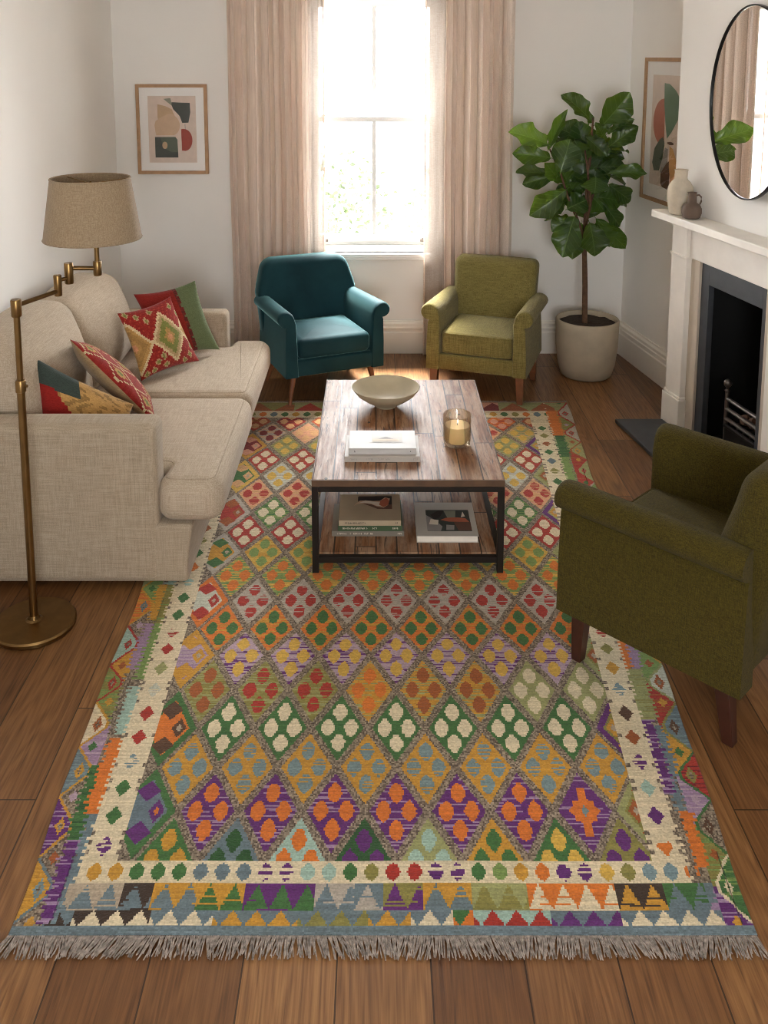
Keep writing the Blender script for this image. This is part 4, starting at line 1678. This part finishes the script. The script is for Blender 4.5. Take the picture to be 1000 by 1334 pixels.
def f_kilim2(u, v, s):
    if s < 0:
        return vary(CU['tan'] * .8, u, v)
    a, b = (u * 3.2) % 1 - .5, (v * 3.0) % 1 - .5
    d = abs(a) / .5 + abs(b) / .5
    if d < .26:
        return vary(CU['moss'] * .8, u, v, .3)
    if d < .5:
        return vary(CU['ochre'], u, v, .3)
    if .86 < d < 1.0:
        return vary(CU['sand'] * .9, u, v, .3)
    return vary(CU['red'], u, v, .35)


GP = 'scatter cushions on the sofa'
o = pillow('cushion', [(-1.30, 4.80, .825), (-.995, 4.93, .868), (-.868, 4.93, .475), (-1.17, 4.78, .465)], .062, f_two_tone, M['pillow_wool'])
tag(o, 'red and green two-tone cushion leaning against the far sofa arm', 'cushion', GP)
o = pillow('cushion', [(-1.31, 4.52, .80), (-1.085, 4.72, .835), (-.945, 4.74, .475), (-1.18, 4.44, .472)], .06, f_kilim, M['pillow_wool'])
tag(o, 'red kilim cushion with a diamond motif in front of the red and green cushion', 'cushion', GP)
o = pillow('cushion', [(-1.33, 3.86, .875), (-1.43, 4.18, .76), (-1.07, 4.20, .475), (-.955, 3.84, .485)], .062, f_kilim2, M['pillow_wool'])
tag(o, 'red patterned cushion with tan reverse behind the red and ochre cushion', 'cushion', GP)
o = pillow('cushion', [(-1.475, 3.70, .88), (-1.03, 3.74, .625), (-1.00, 3.60, .475), (-1.36, 3.58, .49)], .06, f_patch, M['pillow_wool'])
tag(o, 'red, grey and ochre patchwork cushion nearest the near sofa arm', 'cushion', GP)

# ------------------------------------------------------------------ floor lamp
lamp = thing('floor_lamp', 'brass swing-arm floor lamp with beige linen shade standing beside the sofa', 'floor lamp', (-1.268, 3.15, 0))
mb = MB()
mb.lathe([(.002, .0), (.146, .0), (.150, .006), (.150, .016), (.145, .023), (.03, .027), (.022, .032), (.018, .045), (.001, .046)], 56)
mb.build('base', M['brass'], lamp, angle=30)
mb = MB()
mb.tube([(0, 0, .03), (0, 0, .93)], .0145, 18)
mb.tube([(0, 0, .93), (0, 0, 1.185)], .0115, 18)
mb.build('pole', M['brass'], lamp)
mb = MB()
mb.lathe([(.0146, .905), (.019, .907), (.019, .945), (.0165, .950), (.012, .951)], 20)
mb.tube([(.015, 0, .927), (.026, 0, .927)], .005, 8)
mb.build('height_collar', M['brass'], lamp)
J0 = Vector((0, 0, 1.222))
J1 = Vector((.078, .205, 1.222))
J1b = Vector((.078, .205, 1.262))
J2 = Vector((.108, .245, 1.262))
J2b = Vector((.108, .245, 1.30))
J3 = Vector((.204, .285, 1.29))


def knuckle(nm, c, z0, z1, r=.0185):
    mb = MB()
    mb.lathe([(.002, z0), (r * .9, z0), (r, z0 + .004), (r, z1 - .004), (r * .9, z1), (.002, z1)], 20, (c.x, c.y, 0))
    return mb.build(nm, M['brass'], lamp, angle=30)


knuckle('joint', J0, 1.183, 1.245)
mb = MB()
mb.tube([J0, J1], .0085, 12)
mb.build('arm', M['brass'], lamp)
knuckle('joint', J1, 1.203, 1.283, .015)
mb = MB()
mb.tube([J1b, J2], .0075, 12)
mb.build('arm', M['brass'], lamp)
knuckle('joint', J2, 1.240, 1.320, .017)
mb = MB()
mb.tube([J2b, J3], .0085, 12)
mb.build('arm', M['brass'], lamp)
knuckle('joint', J3, 1.262, 1.318, .016)
mb = MB()
mb.tube([(J3.x, J3.y, 1.31), (J3.x, J3.y, 1.445)], .0095, 14)
mb.lathe([(.002, 1.40), (.018, 1.40), (.018, 1.412), (.002, 1.412)], 16, (J3.x, J3.y, 0))
mb.tube([(J3.x, J3.y, 1.406), (J3.x + .034, J3.y, 1.406)], .0055, 8)
mb.build('stem', M['brass'], lamp)
mb = MB()
ZB, ZT_, RB, RT = 1.408, 1.636, .181, .147
sc_ = (J3.x - .012, J3.y, 0)
mb.lathe([(RB, ZB), (RT, ZT_), (RT - .004, ZT_), (RB - .004, ZB), (RB, ZB)], 64, sc_, cap=False)
sh = mb.build('lamp_shade', M['shade'], lamp, angle=60)
for rr, zz in ((RB, ZB), (RT, ZT_)):
    mb = MB()
    mb.tube([(sc_[0] + (rr - .001) * math.cos(2 * PI * k / 48), sc_[1] + (rr - .001) * math.sin(2 * PI * k / 48), zz) for k in range(49)], .0035, 6)
    mb.build('trim', M['shade'], sh)
mb = MB()
for k in range(3):
    a = 2 * PI * k / 3 + .4
    mb.tube([(sc_[0], sc_[1], ZT_ - .02), (sc_[0] + (RT - .004) * math.cos(a), sc_[1] + (RT - .004) * math.sin(a), ZT_ - .006)], .0025, 6)
mb.tube([(sc_[0], sc_[1], ZB + .03), (sc_[0], sc_[1], ZT_ - .01)], .004, 8)
mb.build('shade_carrier', M['brass'], lamp)

# ------------------------------------------------------------------ coffee table
tb = thing('coffee_table', 'reclaimed wood coffee table with black steel frame on the kilim rug', 'coffee table', (.128, 4.055, .0))
TW, TL_, TZ = .775, 1.15, .411
RUGT = RZ + .0015
mb = MB()
mb.box(-TW / 2 + .006, TW / 2 - .006, -TL_ / 2 + .006, TL_ / 2 - .006, TZ - .029, TZ)
mb.build('table_top', M['table_wood'], tb, bevel=.0015)
M['edge_wood'] = plain('table_edge_wood', rgb(88, 62, 41), .55, var=.3, scale=14)
for x0, x1, y0, y1 in ((-TW / 2, TW / 2, -TL_ / 2, -TL_ / 2 + .006), (-TW / 2, TW / 2, TL_ / 2 - .006, TL_ / 2), (-TW / 2, -TW / 2 + .006, -TL_ / 2 + .006, TL_ / 2 - .006), (TW / 2 - .006, TW / 2, -TL_ / 2 + .006, TL_ / 2 - .006)):
    mb = MB()
    mb.box(x0, x1, y0, y1, TZ - .029, TZ - .0005)
    mb.build('edge_board', M['edge_wood'], tb, bevel=.0015)
hx, hy, s = TW / 2 - .0, TL_ / 2 - .0, .026
for sx in (-1, 1):
    for sy in (-1, 1):
        mb = MB()
        x0, x1 = sorted((sx * hx, sx * (hx - s)))
        y0, y1 = sorted((sy * hy, sy * (hy - s)))
        mb.box(x0, x1, y0, y1, RUGT, TZ - .0295)
        mb.build('leg', M['black_steel'], tb, bevel=.0015)
mb = MB()
for sy in (-1, 1):
    y0, y1 = sorted((sy * hy, sy * (hy - s)))
    mb.box(-hx + s, hx - s, y0, y1, TZ - .051, TZ - .0295)
    mb.box(-hx + s, hx - s, y0, y1, .055, .080)
for sx in (-1, 1):
    x0, x1 = sorted((sx * hx, sx * (hx - s)))
    mb.box(x0, x1, -hy + s, hy - s, TZ - .051, TZ - .0295)
    mb.box(x0, x1, -hy + s, hy - s, .055, .080)
mb.build('frame', M['black_steel'], tb, bevel=.0015)
mb = MB()
mb.box(-hx + s, hx - s, -hy + s, hy - s, .062, .086)
mb.build('lower_shelf', M['table_wood'], tb, bevel=.002)
SHZ = .086

# bowl, candle
mb = MB()
mb.lathe([(.03, 0), (.052, 0), (.055, .006), (.06, .012), (.10, .033), (.138, .061), (.162, .091), (.165, .096), (.161, .098), (.155, .092), (.130, .066), (.095, .041), (.05, .023), (.001, .018)], 64)
bw = mb.build('bowl', M['bowl'])
bw.location = (.046, 4.27, TZ)
tag(bw, 'wide shallow sand coloured ceramic bowl at the far end of the coffee table', 'bowl')

cd = thing('candle', 'candle in a clear amber glass tumbler on the right of the coffee table', 'candle', (.352, 3.822, TZ))
mb = MB()
mb.lathe([(.002, .0005), (.050, .0005), (.057, .006), (.0605, .03), (.0615, .138), (.060, .140), (.0585, .138), (.0575, .03), (.054, .018), (.002, .016)], 48)
mb.build('glass', M['candle_glass'], cd)
mb = MB()
mb.lathe([(.002, .018), (.052, .019), (.0555, .03), (.0562, .088), (.054, .091), (.02, .089), (.002, .0885)], 40)
wx_ = mb.build('wax', M['wax'], cd)
mb = MB()
mb.tube([(0, 0, .088), (.001, 0, .096), (.003, .001, .102)], .0014, 6)
mb.build('wick', M['soot'], wx_)

# books
COV = {k: plain('cover_' + k, c, .55, var=.04, scale=18) for k, c in dict(white=rgb(188, 184, 180), offwhite=rgb(176, 168, 158), tan=rgb(168, 150, 124), green=rgb(62, 82, 52), taupe=rgb(120, 112, 100), pale=rgb(184, 177, 166)).items()}


def book(label, w, d, h, cov, loc, rz, group, cover_art=None, art_rect=None, spine_ink=None, spine=True, glyph=None, seed=1):
    """spine faces -y; w along x"""
    o = thing('book', label, 'book', loc, rz, group)
    t = .0025
    mb = MB()
    mb.box(-w / 2, w / 2, -d / 2, d / 2, h - t, h)
    mb.box(-w / 2, w / 2, -d / 2, d / 2, 0, t)
    if spine:
        mb.box(-w / 2, w / 2, -d / 2, -d / 2 + t, t, h - t)
    else:
        mb.box(-w / 2, -w / 2 + t, -d / 2, d / 2, t, h - t)
    mb.build('cover', cov, o, bevel=.0008)
    mb = MB()
    mb.box(-w / 2 + (.004 if spine else t), w / 2 - .004, -d / 2 + (t if spine else .005), d / 2 - .004, t, h - t)
    mb.build('pages', M['page'], o, smooth=False)
    if cover_art:
        x0, x1, y0, y1 = art_rect
        a = art_mesh('cover_print', o, cover_art, x1 - x0, y1 - y0, cover_art[0][0])
        a.location = ((x0 + x1) / 2, (y0 + y1) / 2, h + .0003)
        a.rotation_euler = (-PI / 2, 0, 0)
    if spine_ink:
        rg = random.Random(seed)
        y = -d / 2 - .0004
        zc = h / 2
        for (x0, x1) in glyph:
            mb = MB()
            x = x0
            while x < x1:
                gw = rg.uniform(.003, .0055)
                gh = h * .16
                if rg.random() < .85:
                    mb.box(x, x + .0013, y, y + .0003, zc - gh, zc + gh)
                    if rg.random() < .7:
                        mb.box(x, x + gw, y, y + .0003, zc + gh - .0012, zc + gh)
                    if rg.random() < .5:
                        mb.box(x, x + gw, y, y + .0003, zc - .0006, zc + .0006)
                    if rg.random() < .4:
                        mb.box(x + gw - .0013, x + gw, y, y + .0003, zc - gh, zc)
                x += gw + .0022
            if not mb.v:
                mb.box(x0, x0 + .003, y, y + .0003, zc - .002, zc + .002)
            mb.build('spine_lettering', spine_ink, o, smooth=False)
    return o


G1, G2 = 'books on the coffee table top', 'books on the lower table shelf'
book('off-white book at the bottom of the pile on the table top', .315, .215, .025, COV['offwhite'], (.025, 3.752, TZ), 0.0, G1, spine_ink=INK['grey'], glyph=[(-.135, -.11), (-.07, .03), (.13, .145)], seed=3)
ART0 = [(COV['white'], [(0, 0), (1, 0), (1, 1), (0, 1)]), (COV['pale'], [(.06, .0), (1, .0), (1, 1), (.06, 1)]), (INK['grey'], [(.2, .3), (.5, .62), (.8, .3)]), (INK['cream'], [(.1, .12), (.9, .12), (.9, .36), (.1, .36)])]
book('white book with pale printed panel lying on the off-white book', .283, .185, .028, COV['white'], (.026, 3.754, TZ + .0255), 0.0, G1, ART0, (-.055, .085, -.035, .06), INK['charcoal'], glyph=[(-.118, -.114), (.116, .121)], seed=4)
book('taupe book at the bottom of the left pile on the lower shelf', .305, .24, .024, COV['taupe'], (-.035, 3.752, SHZ + .0005), 0.0, G2, spine_ink=INK['cream'], glyph=[(-.13, .02), (.125, .14)], seed=5)
book('green spined book in the middle of the left pile on the lower shelf', .270, .225, .026, COV['green'], (-.026, 3.742, SHZ + .025), 0.0, G2, spine_ink=INK['cream'], glyph=[(-.115, -.01), (.005, .03), (.095, .125)], seed=6)
ART1 = [(INK['brown'], [(.10, .55), (.12, 1), (1, 1), (1, 0), (.62, .0), (.4, .25)]), (INK['charcoal'], [(.10, .62), (.10, .95), (.55, .95), (.55, 1), (1, 1), (1, .35), (.8, .3), (.5, .5)]),
        (INK['peach'], [(.0, .2), (.06, .34), (.25, .42), (.45, .36), (.6, .18), (.78, .08), (.9, .3), (.95, .8), (.82, .9), (.68, .62), (.5, .6), (.3, .66), (.15, .62), (.04, .38)]),
        (INK['cream'], [(.12, .44), (.3, .62), (.5, .55), (.68, .5), (.74, .2), (.6, .22), (.45, .4), (.25, .46)]), (INK['terracotta'], [(.66, .3), (.7, .62), (.86, .84), (.93, .6), (.9, .3), (.78, .12)])]
ART1 = [(COV['tan'], [(0, 0), (.01, 0), (.01, .01)])] + ART1
book('tan book with abstract cover on top of the left pile on the lower shelf', .262, .235, .024, COV['tan'], (-.027, 3.742, SHZ + .0515), 0.0, G2, ART1, (-.07, .095, -.02, .095), INK['charcoal'], glyph=[(-.105, -.02), (.108, .114)], seed=7)
ART2 = [(INK['slate'], [(0, 0), (1, 0), (1, 1), (0, 1)]), (INK['grey'], [(.0, .0), (.0, .75), (.2, .5), (.35, .2), (.3, 0)]), (INK['cream'], [(.05, .3), (.1, .55), (.28, .5), (.25, .28)]), (INK['sage'], [(.42, .95), (.7, .95), (.66, .5), (.5, .55)]),
        (INK['terracotta'], [(.32, .5), (.5, .42), (.98, .4), (.9, .58), (.7, .62), (.45, .6)]), (INK['brown'], [(.62, .4), (1, .4), (1, 0), (.7, 0)]), (INK['cream'], [(.8, .62), (.86, .9), (.9, .66)]), (INK['grey'], [(.42, .02), (.6, .02), (.62, .24), (.44, .26)]),
        (INK['charcoal'], [(.1, .72), (.3, .95), (.42, .9), (.3, .6), (.18, .5)])]
book('thick pale book with dark art cover lying alone on the right of the lower shelf', .258, .29, .030, COV['pale'], (.297, 3.725, SHZ + .0005), 0.0, G2, ART2, (-.082, .105, -.105, .075), spine=False)

# ------------------------------------------------------------------ armchairs
def scroll_arm(side, y0, y1, wx, z0, zt, mat, root, flare=0.0, roll=.052, thick=.085, rise=0.0, name='arm'):
    """rolled arm: panel that curls outward at the top, swept from front to back"""
    prof = []
    xi = wx - thick                 # inner face
    prof.append((xi, z0))
    prof.append((xi, z0 + (zt - z0) * .5))
    prof.append((xi + .002, zt - roll * 1.7))
    cxr, czr = wx - thick + roll + .018, zt - roll
    for k in range(0, 15):
        a = math.radians(165 - 255 * k / 14)
        prof.append((cxr + .0 + roll * (1.0) * math.cos(a) * 1.12, czr + roll * math.sin(a)))
    prof.append((wx - .012, czr - roll * 1.35))
    prof.append((wx - .004, z0 + (zt - z0) * .35))
    prof.append((wx, z0))
    cxm = sum(p[0] for p in prof) / len(prof)
    czm = sum(p[1] for p in prof) / len(prof)
    loops = []
    L = y1 - y0
    for t, sc in ((0, .90), (.006 / L, .955), (.018 / L, .99), (.035 / L, 1), (.25, 1), (.5, 1), (.75, 1), (1 - .02 / L, 1), (1, .97)):
        loop = []
        for x, z in prof:
            xx = cxm + (x - cxm) * sc
            zz = czm + (z - czm) * sc if z > z0 + .001 else z
            hz = max(0, (zz - z0) / (zt - z0))
            zz += rise * t * hz
            xx += flare * hz * (1 - t)
            loop.append((side * xx, y0 + L * t, zz))
        loops.append(loop)
    mb = MB()
    mb.loft(loops)
    return mb.build(name, mat, root, angle=50)


def tapered_leg(root, top, bot, w0, w1, mat, round_=False):
    mb = MB()
    if round_:
        mb.tube([top, Vector(top).lerp(Vector(bot), .5), bot], [w0, (w0 + w1) / 2, w1], 14)
        return mb.build('leg', mat, root)
    (x, y, z), (x2, y2, z2) = top, bot
    mb.hexa([(x2 - w1, y2 - w1, z2), (x2 + w1, y2 - w1, z2), (x2 + w1, y2 + w1, z2), (x2 - w1, y2 + w1, z2)],
            [(x - w0, y - w0, z), (x + w0, y - w0, z), (x + w0, y + w0, z), (x - w0, y + w0, z)])
    return mb.build('leg', mat, root, bevel=.003)


def olive_chair(label, loc, rz, mat, W=.62, D=.64, zt=.595, zb=.775, zs=.185, leg_y=(-.27, .2), legz=(0, 0, 0, 0), legmat=None, group=None, backw=None, rise=-.025, bt=.135, lin_=.045, lean_=.115):
    r = thing('armchair', label, 'armchair', loc, rz, group)
    hw = W / 2
    yf, yb = -D / 2, D / 2
    mb = MB()
    rbox(mb, (0, -.025, zs + .045), (W - .05, D - .11, .09), .015, (3, 3, 2))
    rbox(mb, (0, yf + .03, zs + .05), (W - .012, .05, .10), .014, (3, 2, 2))
    mb.build('seat_rail', mat, r)
    for s in (-1, 1):
        scroll_arm(s, yf, yb - .055, hw, zs, zt, mat, r, flare=.0, roll=.05, thick=.088, rise=rise)
    # back: slab leaning backwards, slightly wider at the top
    bw_ = (backw or (W - .10))
    H = zb - zs

    def dback(x, y, z):
        t = (z + H / 2) / H
        return (x * (1 - .05 * (1 - t)), y + lean_ * t - .02 * math.sin(PI * min(1, t * 1.2)), z)
    mb = MB()
    rbox(mb, (0, yb - .065 - bt / 2, zs + H / 2), (bw_, bt, H), bt * .33, (6, 3, 8), 4, (0, .018, .006), dback)
    mb.build('backrest', mat, r)
    # seat cushion with welted edges
    sw = W - 2 * .088 - .006
    ol = round_poly([(-sw / 2, yf + .012), (sw / 2, yf + .012), (sw / 2, yb - .17), (-sw / 2, yb - .17)], .03, 4)
    z0c, z1c = zs + .10, zs + .235
    mb = MB()
    slab(mb, ol, z0c, z1c, .022, .022, 4)
    cu = mb.build('seat_cushion', mat, r, angle=60)
    for z in (z0c + .012, z1c - .008):
        mb = MB()
        lp = inset_poly(ol, .004)
        mb.tube([(x, y, z) for x, y in lp] + [(lp[0][0], lp[0][1], z)], .005, 6, cap=False)
        mb.build('welt', mat, cu)
    lx = hw - lin_
    for i, (sx, y) in enumerate(((-1, leg_y[0]), (1, leg_y[0]), (1, leg_y[1]), (-1, leg_y[1]))):
        back_ = .03 if i > 1 else -.006
        tapered_leg(r, (sx * lx, y, zs + .004), (sx * (lx + .004), y + back_, legz[i]), .026, .018, legmat or M['leg_dark'])
    return r


GA = 'olive green armchairs'
olive_chair('olive green tweed armchair facing the room before the window, beside the potted fig', (.700, 5.655, 0), math.radians(-19), M['olive'], legz=(.0005, .0105, .0005, .0005), leg_y=(-.27, .17), legmat=M['leg_mid'], group=GA, backw=.55)
olive_chair('large olive green armchair in the right foreground seen from its side', (1.075 + .021 + .025, 2.947 + .021 - .025, 0), math.radians(-135), M['olive_shaded'], W=.72, D=.70, zt=.675, zb=.90, zs=.205, leg_y=(-.29, .215), legz=(.0005, .0105, .0005, .0005), group=GA, backw=.66, bt=.19, lin_=.07, rise=0, lean_=.15)


def teal_chair():
    r = thing('armchair', 'teal velvet armchair with splayed wooden legs before the window, near the sofa', 'armchair', (-.365, 5.645, 0), math.radians(23))
    mat = M['velvet']
    W, D, zs, zt, zb = .63, .62, .19, .605, .79
    hw, yf, yb = W / 2, -D / 2, D / 2
    mb = MB()
    rbox(mb, (0, .02, zs + .05), (W - .05, D - .06, .10), .02, (3, 3, 2))
    rbox(mb, (0, yf + .03, zs + .05), (W - .012, .05, .10), .016, (3, 2, 2))
    mb.build('seat_rail', mat, r)
    for s in (-1, 1):
        scroll_arm(s, yf, yb - .05, hw, zs, zt - .01, mat, r, flare=.012, roll=.046, thick=.082, rise=-.02)
    # backrest: rounded shield shape that swells out to meet the arms
    out = [(-.30, zs), (.30, zs), (.322, .50), (.332, .58), (.322, .625), (.275, zb), (-.275, zb), (-.322, .625), (-.332, .58), (-.322, .50)]
    ol = round_poly(out, [.02, .02, .1, .03, .06, .09, .09, .06, .03, .1], 6)
    loops = []
    H = zb - zs
    for y, ins in ((-.085, .035), (-.078, .018), (-.062, .005), (-.04, 0), (.03, 0), (.05, .006), (.062, .02)):
        lp = []
        for x, z in inset_poly(ol, ins):
            t = (z - zs) / H
            curve = -.30 * max(0, abs(x) - .18) ** 1.3 * (1.3 - .4 * t)
            lp.append((x, yb - .09 + y + .10 * t + curve, z))
        loops.append(lp)
    lp0 = loops[0]
    cx_ = sum(p[0] for p in lp0) / len(lp0)
    cz_ = sum(p[2] for p in lp0) / len(lp0)
    cen = []
    for f in (.015, .12, .35, .6, .8, .93):
        l2 = []
        for (x, y, z) in lp0:
            x2, z2 = cx_ + (x - cx_) * f, cz_ + (z - cz_) * f
            t = (z2 - zs) / H
            curve = -.30 * max(0, abs(x2) - .18) ** 1.3 * (1.3 - .4 * t)
            l2.append((x2, yb - .09 - .085 - .014 * (1 - f * f) + .10 * t + curve, z2))
        cen.append(l2)
    mb = MB()
    mb.loft(cen + loops)
    mb.build('backrest', mat, r, angle=60)
    sw = W - 2 * .082 - .004
    ol = round_poly([(-sw / 2, yf + .006), (sw / 2, yf + .006), (sw / 2, yb - .16), (-sw / 2, yb - .16)], .035, 4)
    mb = MB()
    slab(mb, ol, zs + .10, zs + .225, .035, .024, 5)
    mb.build('seat_cushion', mat, r, angle=60)
    for i, (sx, y) in enumerate(((-1, -.24), (1, -.24), (1, .16), (-1, .16))):
        tapered_leg(r, (sx * .245, y, zs + .005), (sx * .282, y + (-.03 if i < 2 else .05), (.0105 if i == 0 else .0005)), .019, .0105, M['leg_mid'], True)
    return r


teal_chair()

# ------------------------------------------------------------------ fiddle-leaf fig
PY_ = 5.86
plant = thing('potted_fig', 'tall fiddle-leaf fig tree in a clay planter in the corner right of the window', 'potted plant', (1.385, PY_, 0))
mb = MB()
mb.lathe([(.08, .0), (.150, .0), (.165, .012), (.185, .08), (.200, .20), (.204, .33), (.205, .375), (.200, .383), (.190, .383), (.185, .375), (.184, .345), (.10, .338), (.001, .338)], 64)
mb.build('planter', M['terracotta'], plant, angle=50)
mb = MB()
rg = random.Random(9)
loops = []
for r in (.185, .14, .09, .04, .004):
    loops.append([(r * math.cos(2 * PI * k / 28), r * math.sin(2 * PI * k / 28), .348 + .01 * rg.random()) for k in range(28)])
mb.loft(loops)
mb.build('soil', M['soil'], plant)
PX0, PZ0 = 1.385, 0


def L_(x, z, dy=0.0):
    return Vector((x - PX0, dy, z))


mb = MB()
mb.tube([L_(1.368, .34), L_(1.362, .6), L_(1.350, .85), L_(1.352, 1.1), L_(1.36, 1.35), L_(1.372, 1.55), L_(1.378, 1.70)], [.019, .018, .016, .014, .012, .009, .005], 12)
tk = mb.build('trunk', M['bark'], plant)
for pts in ([L_(1.350, .90), L_(1.29, 1.05, -.03), L_(1.22, 1.2, -.05), L_(1.17, 1.35, -.05), L_(1.10, 1.50, -.04)], [L_(1.352, 1.05), L_(1.40, 1.2, .03), L_(1.43, 1.4, .05), L_(1.44, 1.55, .03)], [L_(1.352, 1.0), L_(1.36, 1.15, -.08), L_(1.33, 1.35, -.12), L_(1.31, 1.5, -.10)]):
    mb = MB()
    mb.tube(pts, list(np.linspace(.011, .005, len(pts))), 8)
    mb.build('branch', M['bark'], plant)


def leaf_mesh(seed):
    rg = random.Random(seed)
    NU, NV = 16, 8
    V, Fc = [], []
    p1, p2 = rg.uniform(0, 6), rg.uniform(0, 6)
    for i in range(NU + 1):
        u = i / NU
        # fiddle outline: narrow waist near the stalk, broad towards the tip
        w = .5 * (math.sin(PI * min(1, u ** .72)) ** .62) * (.54 + .54 * u - .15 * math.sin(2.2 * PI * u)) * (1 + .05 * math.sin(u * 19 + p1)) if 0 < u < 1 else (.02 if u == 0 else .012)
        w *= 1.12
        for j in range(-NV, NV + 1):
            v = j / NV
            y = v * w
            z = .16 * (abs(v) ** 1.5) * w * 1.6 - .22 * u * u + .10 * u
            z += .055 * abs(v) ** 2 * math.sin(u * 15 + p1 + (2 if j > 0 else 0)) + .018 * abs(v) * math.sin(u * 27 + p2)
            V.append((u, y, z))
    n = 2 * NV + 1
    for i in range(NU):
        for j in range(n - 1):
            Fc.append((i * n + j, (i + 1) * n + j, (i + 1) * n + j + 1, i * n + j + 1))
    # stalk
    o = len(V)
    for s_ in (-.10, .02):
        for a in range(5):
            V.append((s_, .012 * math.cos(2 * PI * a / 5), .012 * math.sin(2 * PI * a / 5) - (.03 if s_ < 0 else 0)))
    for a in range(5):
        b = (a + 1) % 5
        Fc.append((o + a, o + b, o + 5 + b, o + 5 + a))
    me = bpy.data.meshes.new('leaf')
    me.from_pydata(V, [], Fc)
    me.polygons.foreach_set('use_smooth', [True] * len(me.polygons))
    me.materials.append(M['leaf'])
    return me


LM = [leaf_mesh(s) for s in range(5)]
LEAVES = [(1.076,1.538,0.830,1.636,0.127), (1.082,1.499,1.168,1.758,0.059), (1.098,1.450,0.862,1.484,0.108), (1.375,1.666,1.189,1.855,0.113), (1.410,1.651,1.553,1.855,0.147), (1.455,1.602,1.598,1.705,0.073),
          (1.468,1.519,1.621,1.656,0.108), (1.155,1.361,1.212,1.573,0.147), (1.370,1.529,1.176,1.636,0.147), (1.375,1.371,1.302,1.666,0.167), (1.305,1.587,1.426,1.479,0.088), (1.427,1.568,1.365,1.675,0.059),
          (1.111,1.331,0.904,1.356,0.083), (1.171,1.311,0.960,1.257,0.098), (1.192,1.252,0.969,1.092,0.127), (1.216,1.122,1.342,1.182,0.127), (1.464,1.351,1.695,1.371,0.083), (1.422,1.450,1.599,1.440,0.093),
          (1.414,1.381,1.600,1.391,0.088), (1.467,1.282,1.629,1.167,0.093), (1.421,1.192,1.574,1.172,0.118), (1.462,1.142,1.586,0.991,0.083), (1.426,1.042,1.627,0.845,0.098), (1.427,1.011,1.511,0.885,0.108),
          (1.347,1.042,1.383,0.845,0.152), (1.279,0.991,1.245,0.814,0.108), (1.251,1.082,1.159,0.850,0.147), (1.217,1.067,1.110,0.991,0.088), (1.225,1.142,1.108,1.092,0.098), (1.377,1.331,1.370,1.237,0.147),
          (1.371,1.192,1.387,1.032,0.147), (1.371,1.212,1.473,1.102,0.137), (1.302,1.212,1.237,1.391,0.118), (1.339,1.272,1.313,1.489,0.157), (1.381,1.212,1.395,1.371,0.137), (1.419,1.232,1.471,1.430,0.118),
          (1.285,1.112,1.202,1.252,0.118), (1.314,1.122,1.260,1.272,0.127), (1.413,1.410,1.428,1.548,0.127), (1.231,1.272,1.158,1.410,0.108), (1.333,1.011,1.314,0.829,0.088), (1.399,1.252,1.496,1.282,0.108),
          (1.181,1.282,1.080,1.410,0.088), (1.272,1.548,1.335,1.410,0.118), (1.397,1.321,1.514,1.331,0.108)]
rg = random.Random(31)


def put_leaf(B, Tp, w, k, nrm):
    d = Tp - B
    Lg = d.length
    x = d.normalized()
    z = (nrm - x * nrm.dot(x)).normalized()
    y = z.cross(x)
    o = bpy.data.objects.new('leaf', LM[k % len(LM)])
    COL.objects.link(o)
    o.parent = plant
    mt = Matrix(((x.x * Lg, y.x * w * 1.05, z.x * Lg, B.x), (x.y * Lg, y.y * w * 1.05, z.y * Lg, B.y), (x.z * Lg, y.z * w * 1.05, z.z * Lg, B.z), (0, 0, 0, 1)))
    o.matrix_local = mt


for i, (bx, bz, tx, tz, w) in enumerate(LEAVES):
    dy = rg.uniform(-.12, .12) if i < 29 else rg.uniform(-.03, .16)
    if i in (7, 14, 24, 26, 10, 29):
        dy = -.13
    td = dy + rg.uniform(-.10, .03)
    nrm = Vector((rg.uniform(-.35, .35), -1, rg.uniform(.15, .9)))
    put_leaf(L_(bx, bz, dy), L_(tx, tz, td), w * 1.27, i, nrm)
# leaves on the far side of the crown
for i in range(26):
    a = rg.uniform(0, PI)
    z = rg.uniform(.95, 1.62)
    rr = .22 + .10 * math.sin((z - .8) / .95 * PI)
    B = L_(1.36 + .06 * math.cos(a), z, .04 + .05 * math.sin(a))
    Tp = L_(1.36 + rr * math.cos(a) * .95, z + rg.uniform(-.12, .16), .06 + rr * math.sin(a))
    put_leaf(B, Tp, rg.uniform(.10, .15), i, Vector((math.cos(a) * -.3, -.3, 1)))
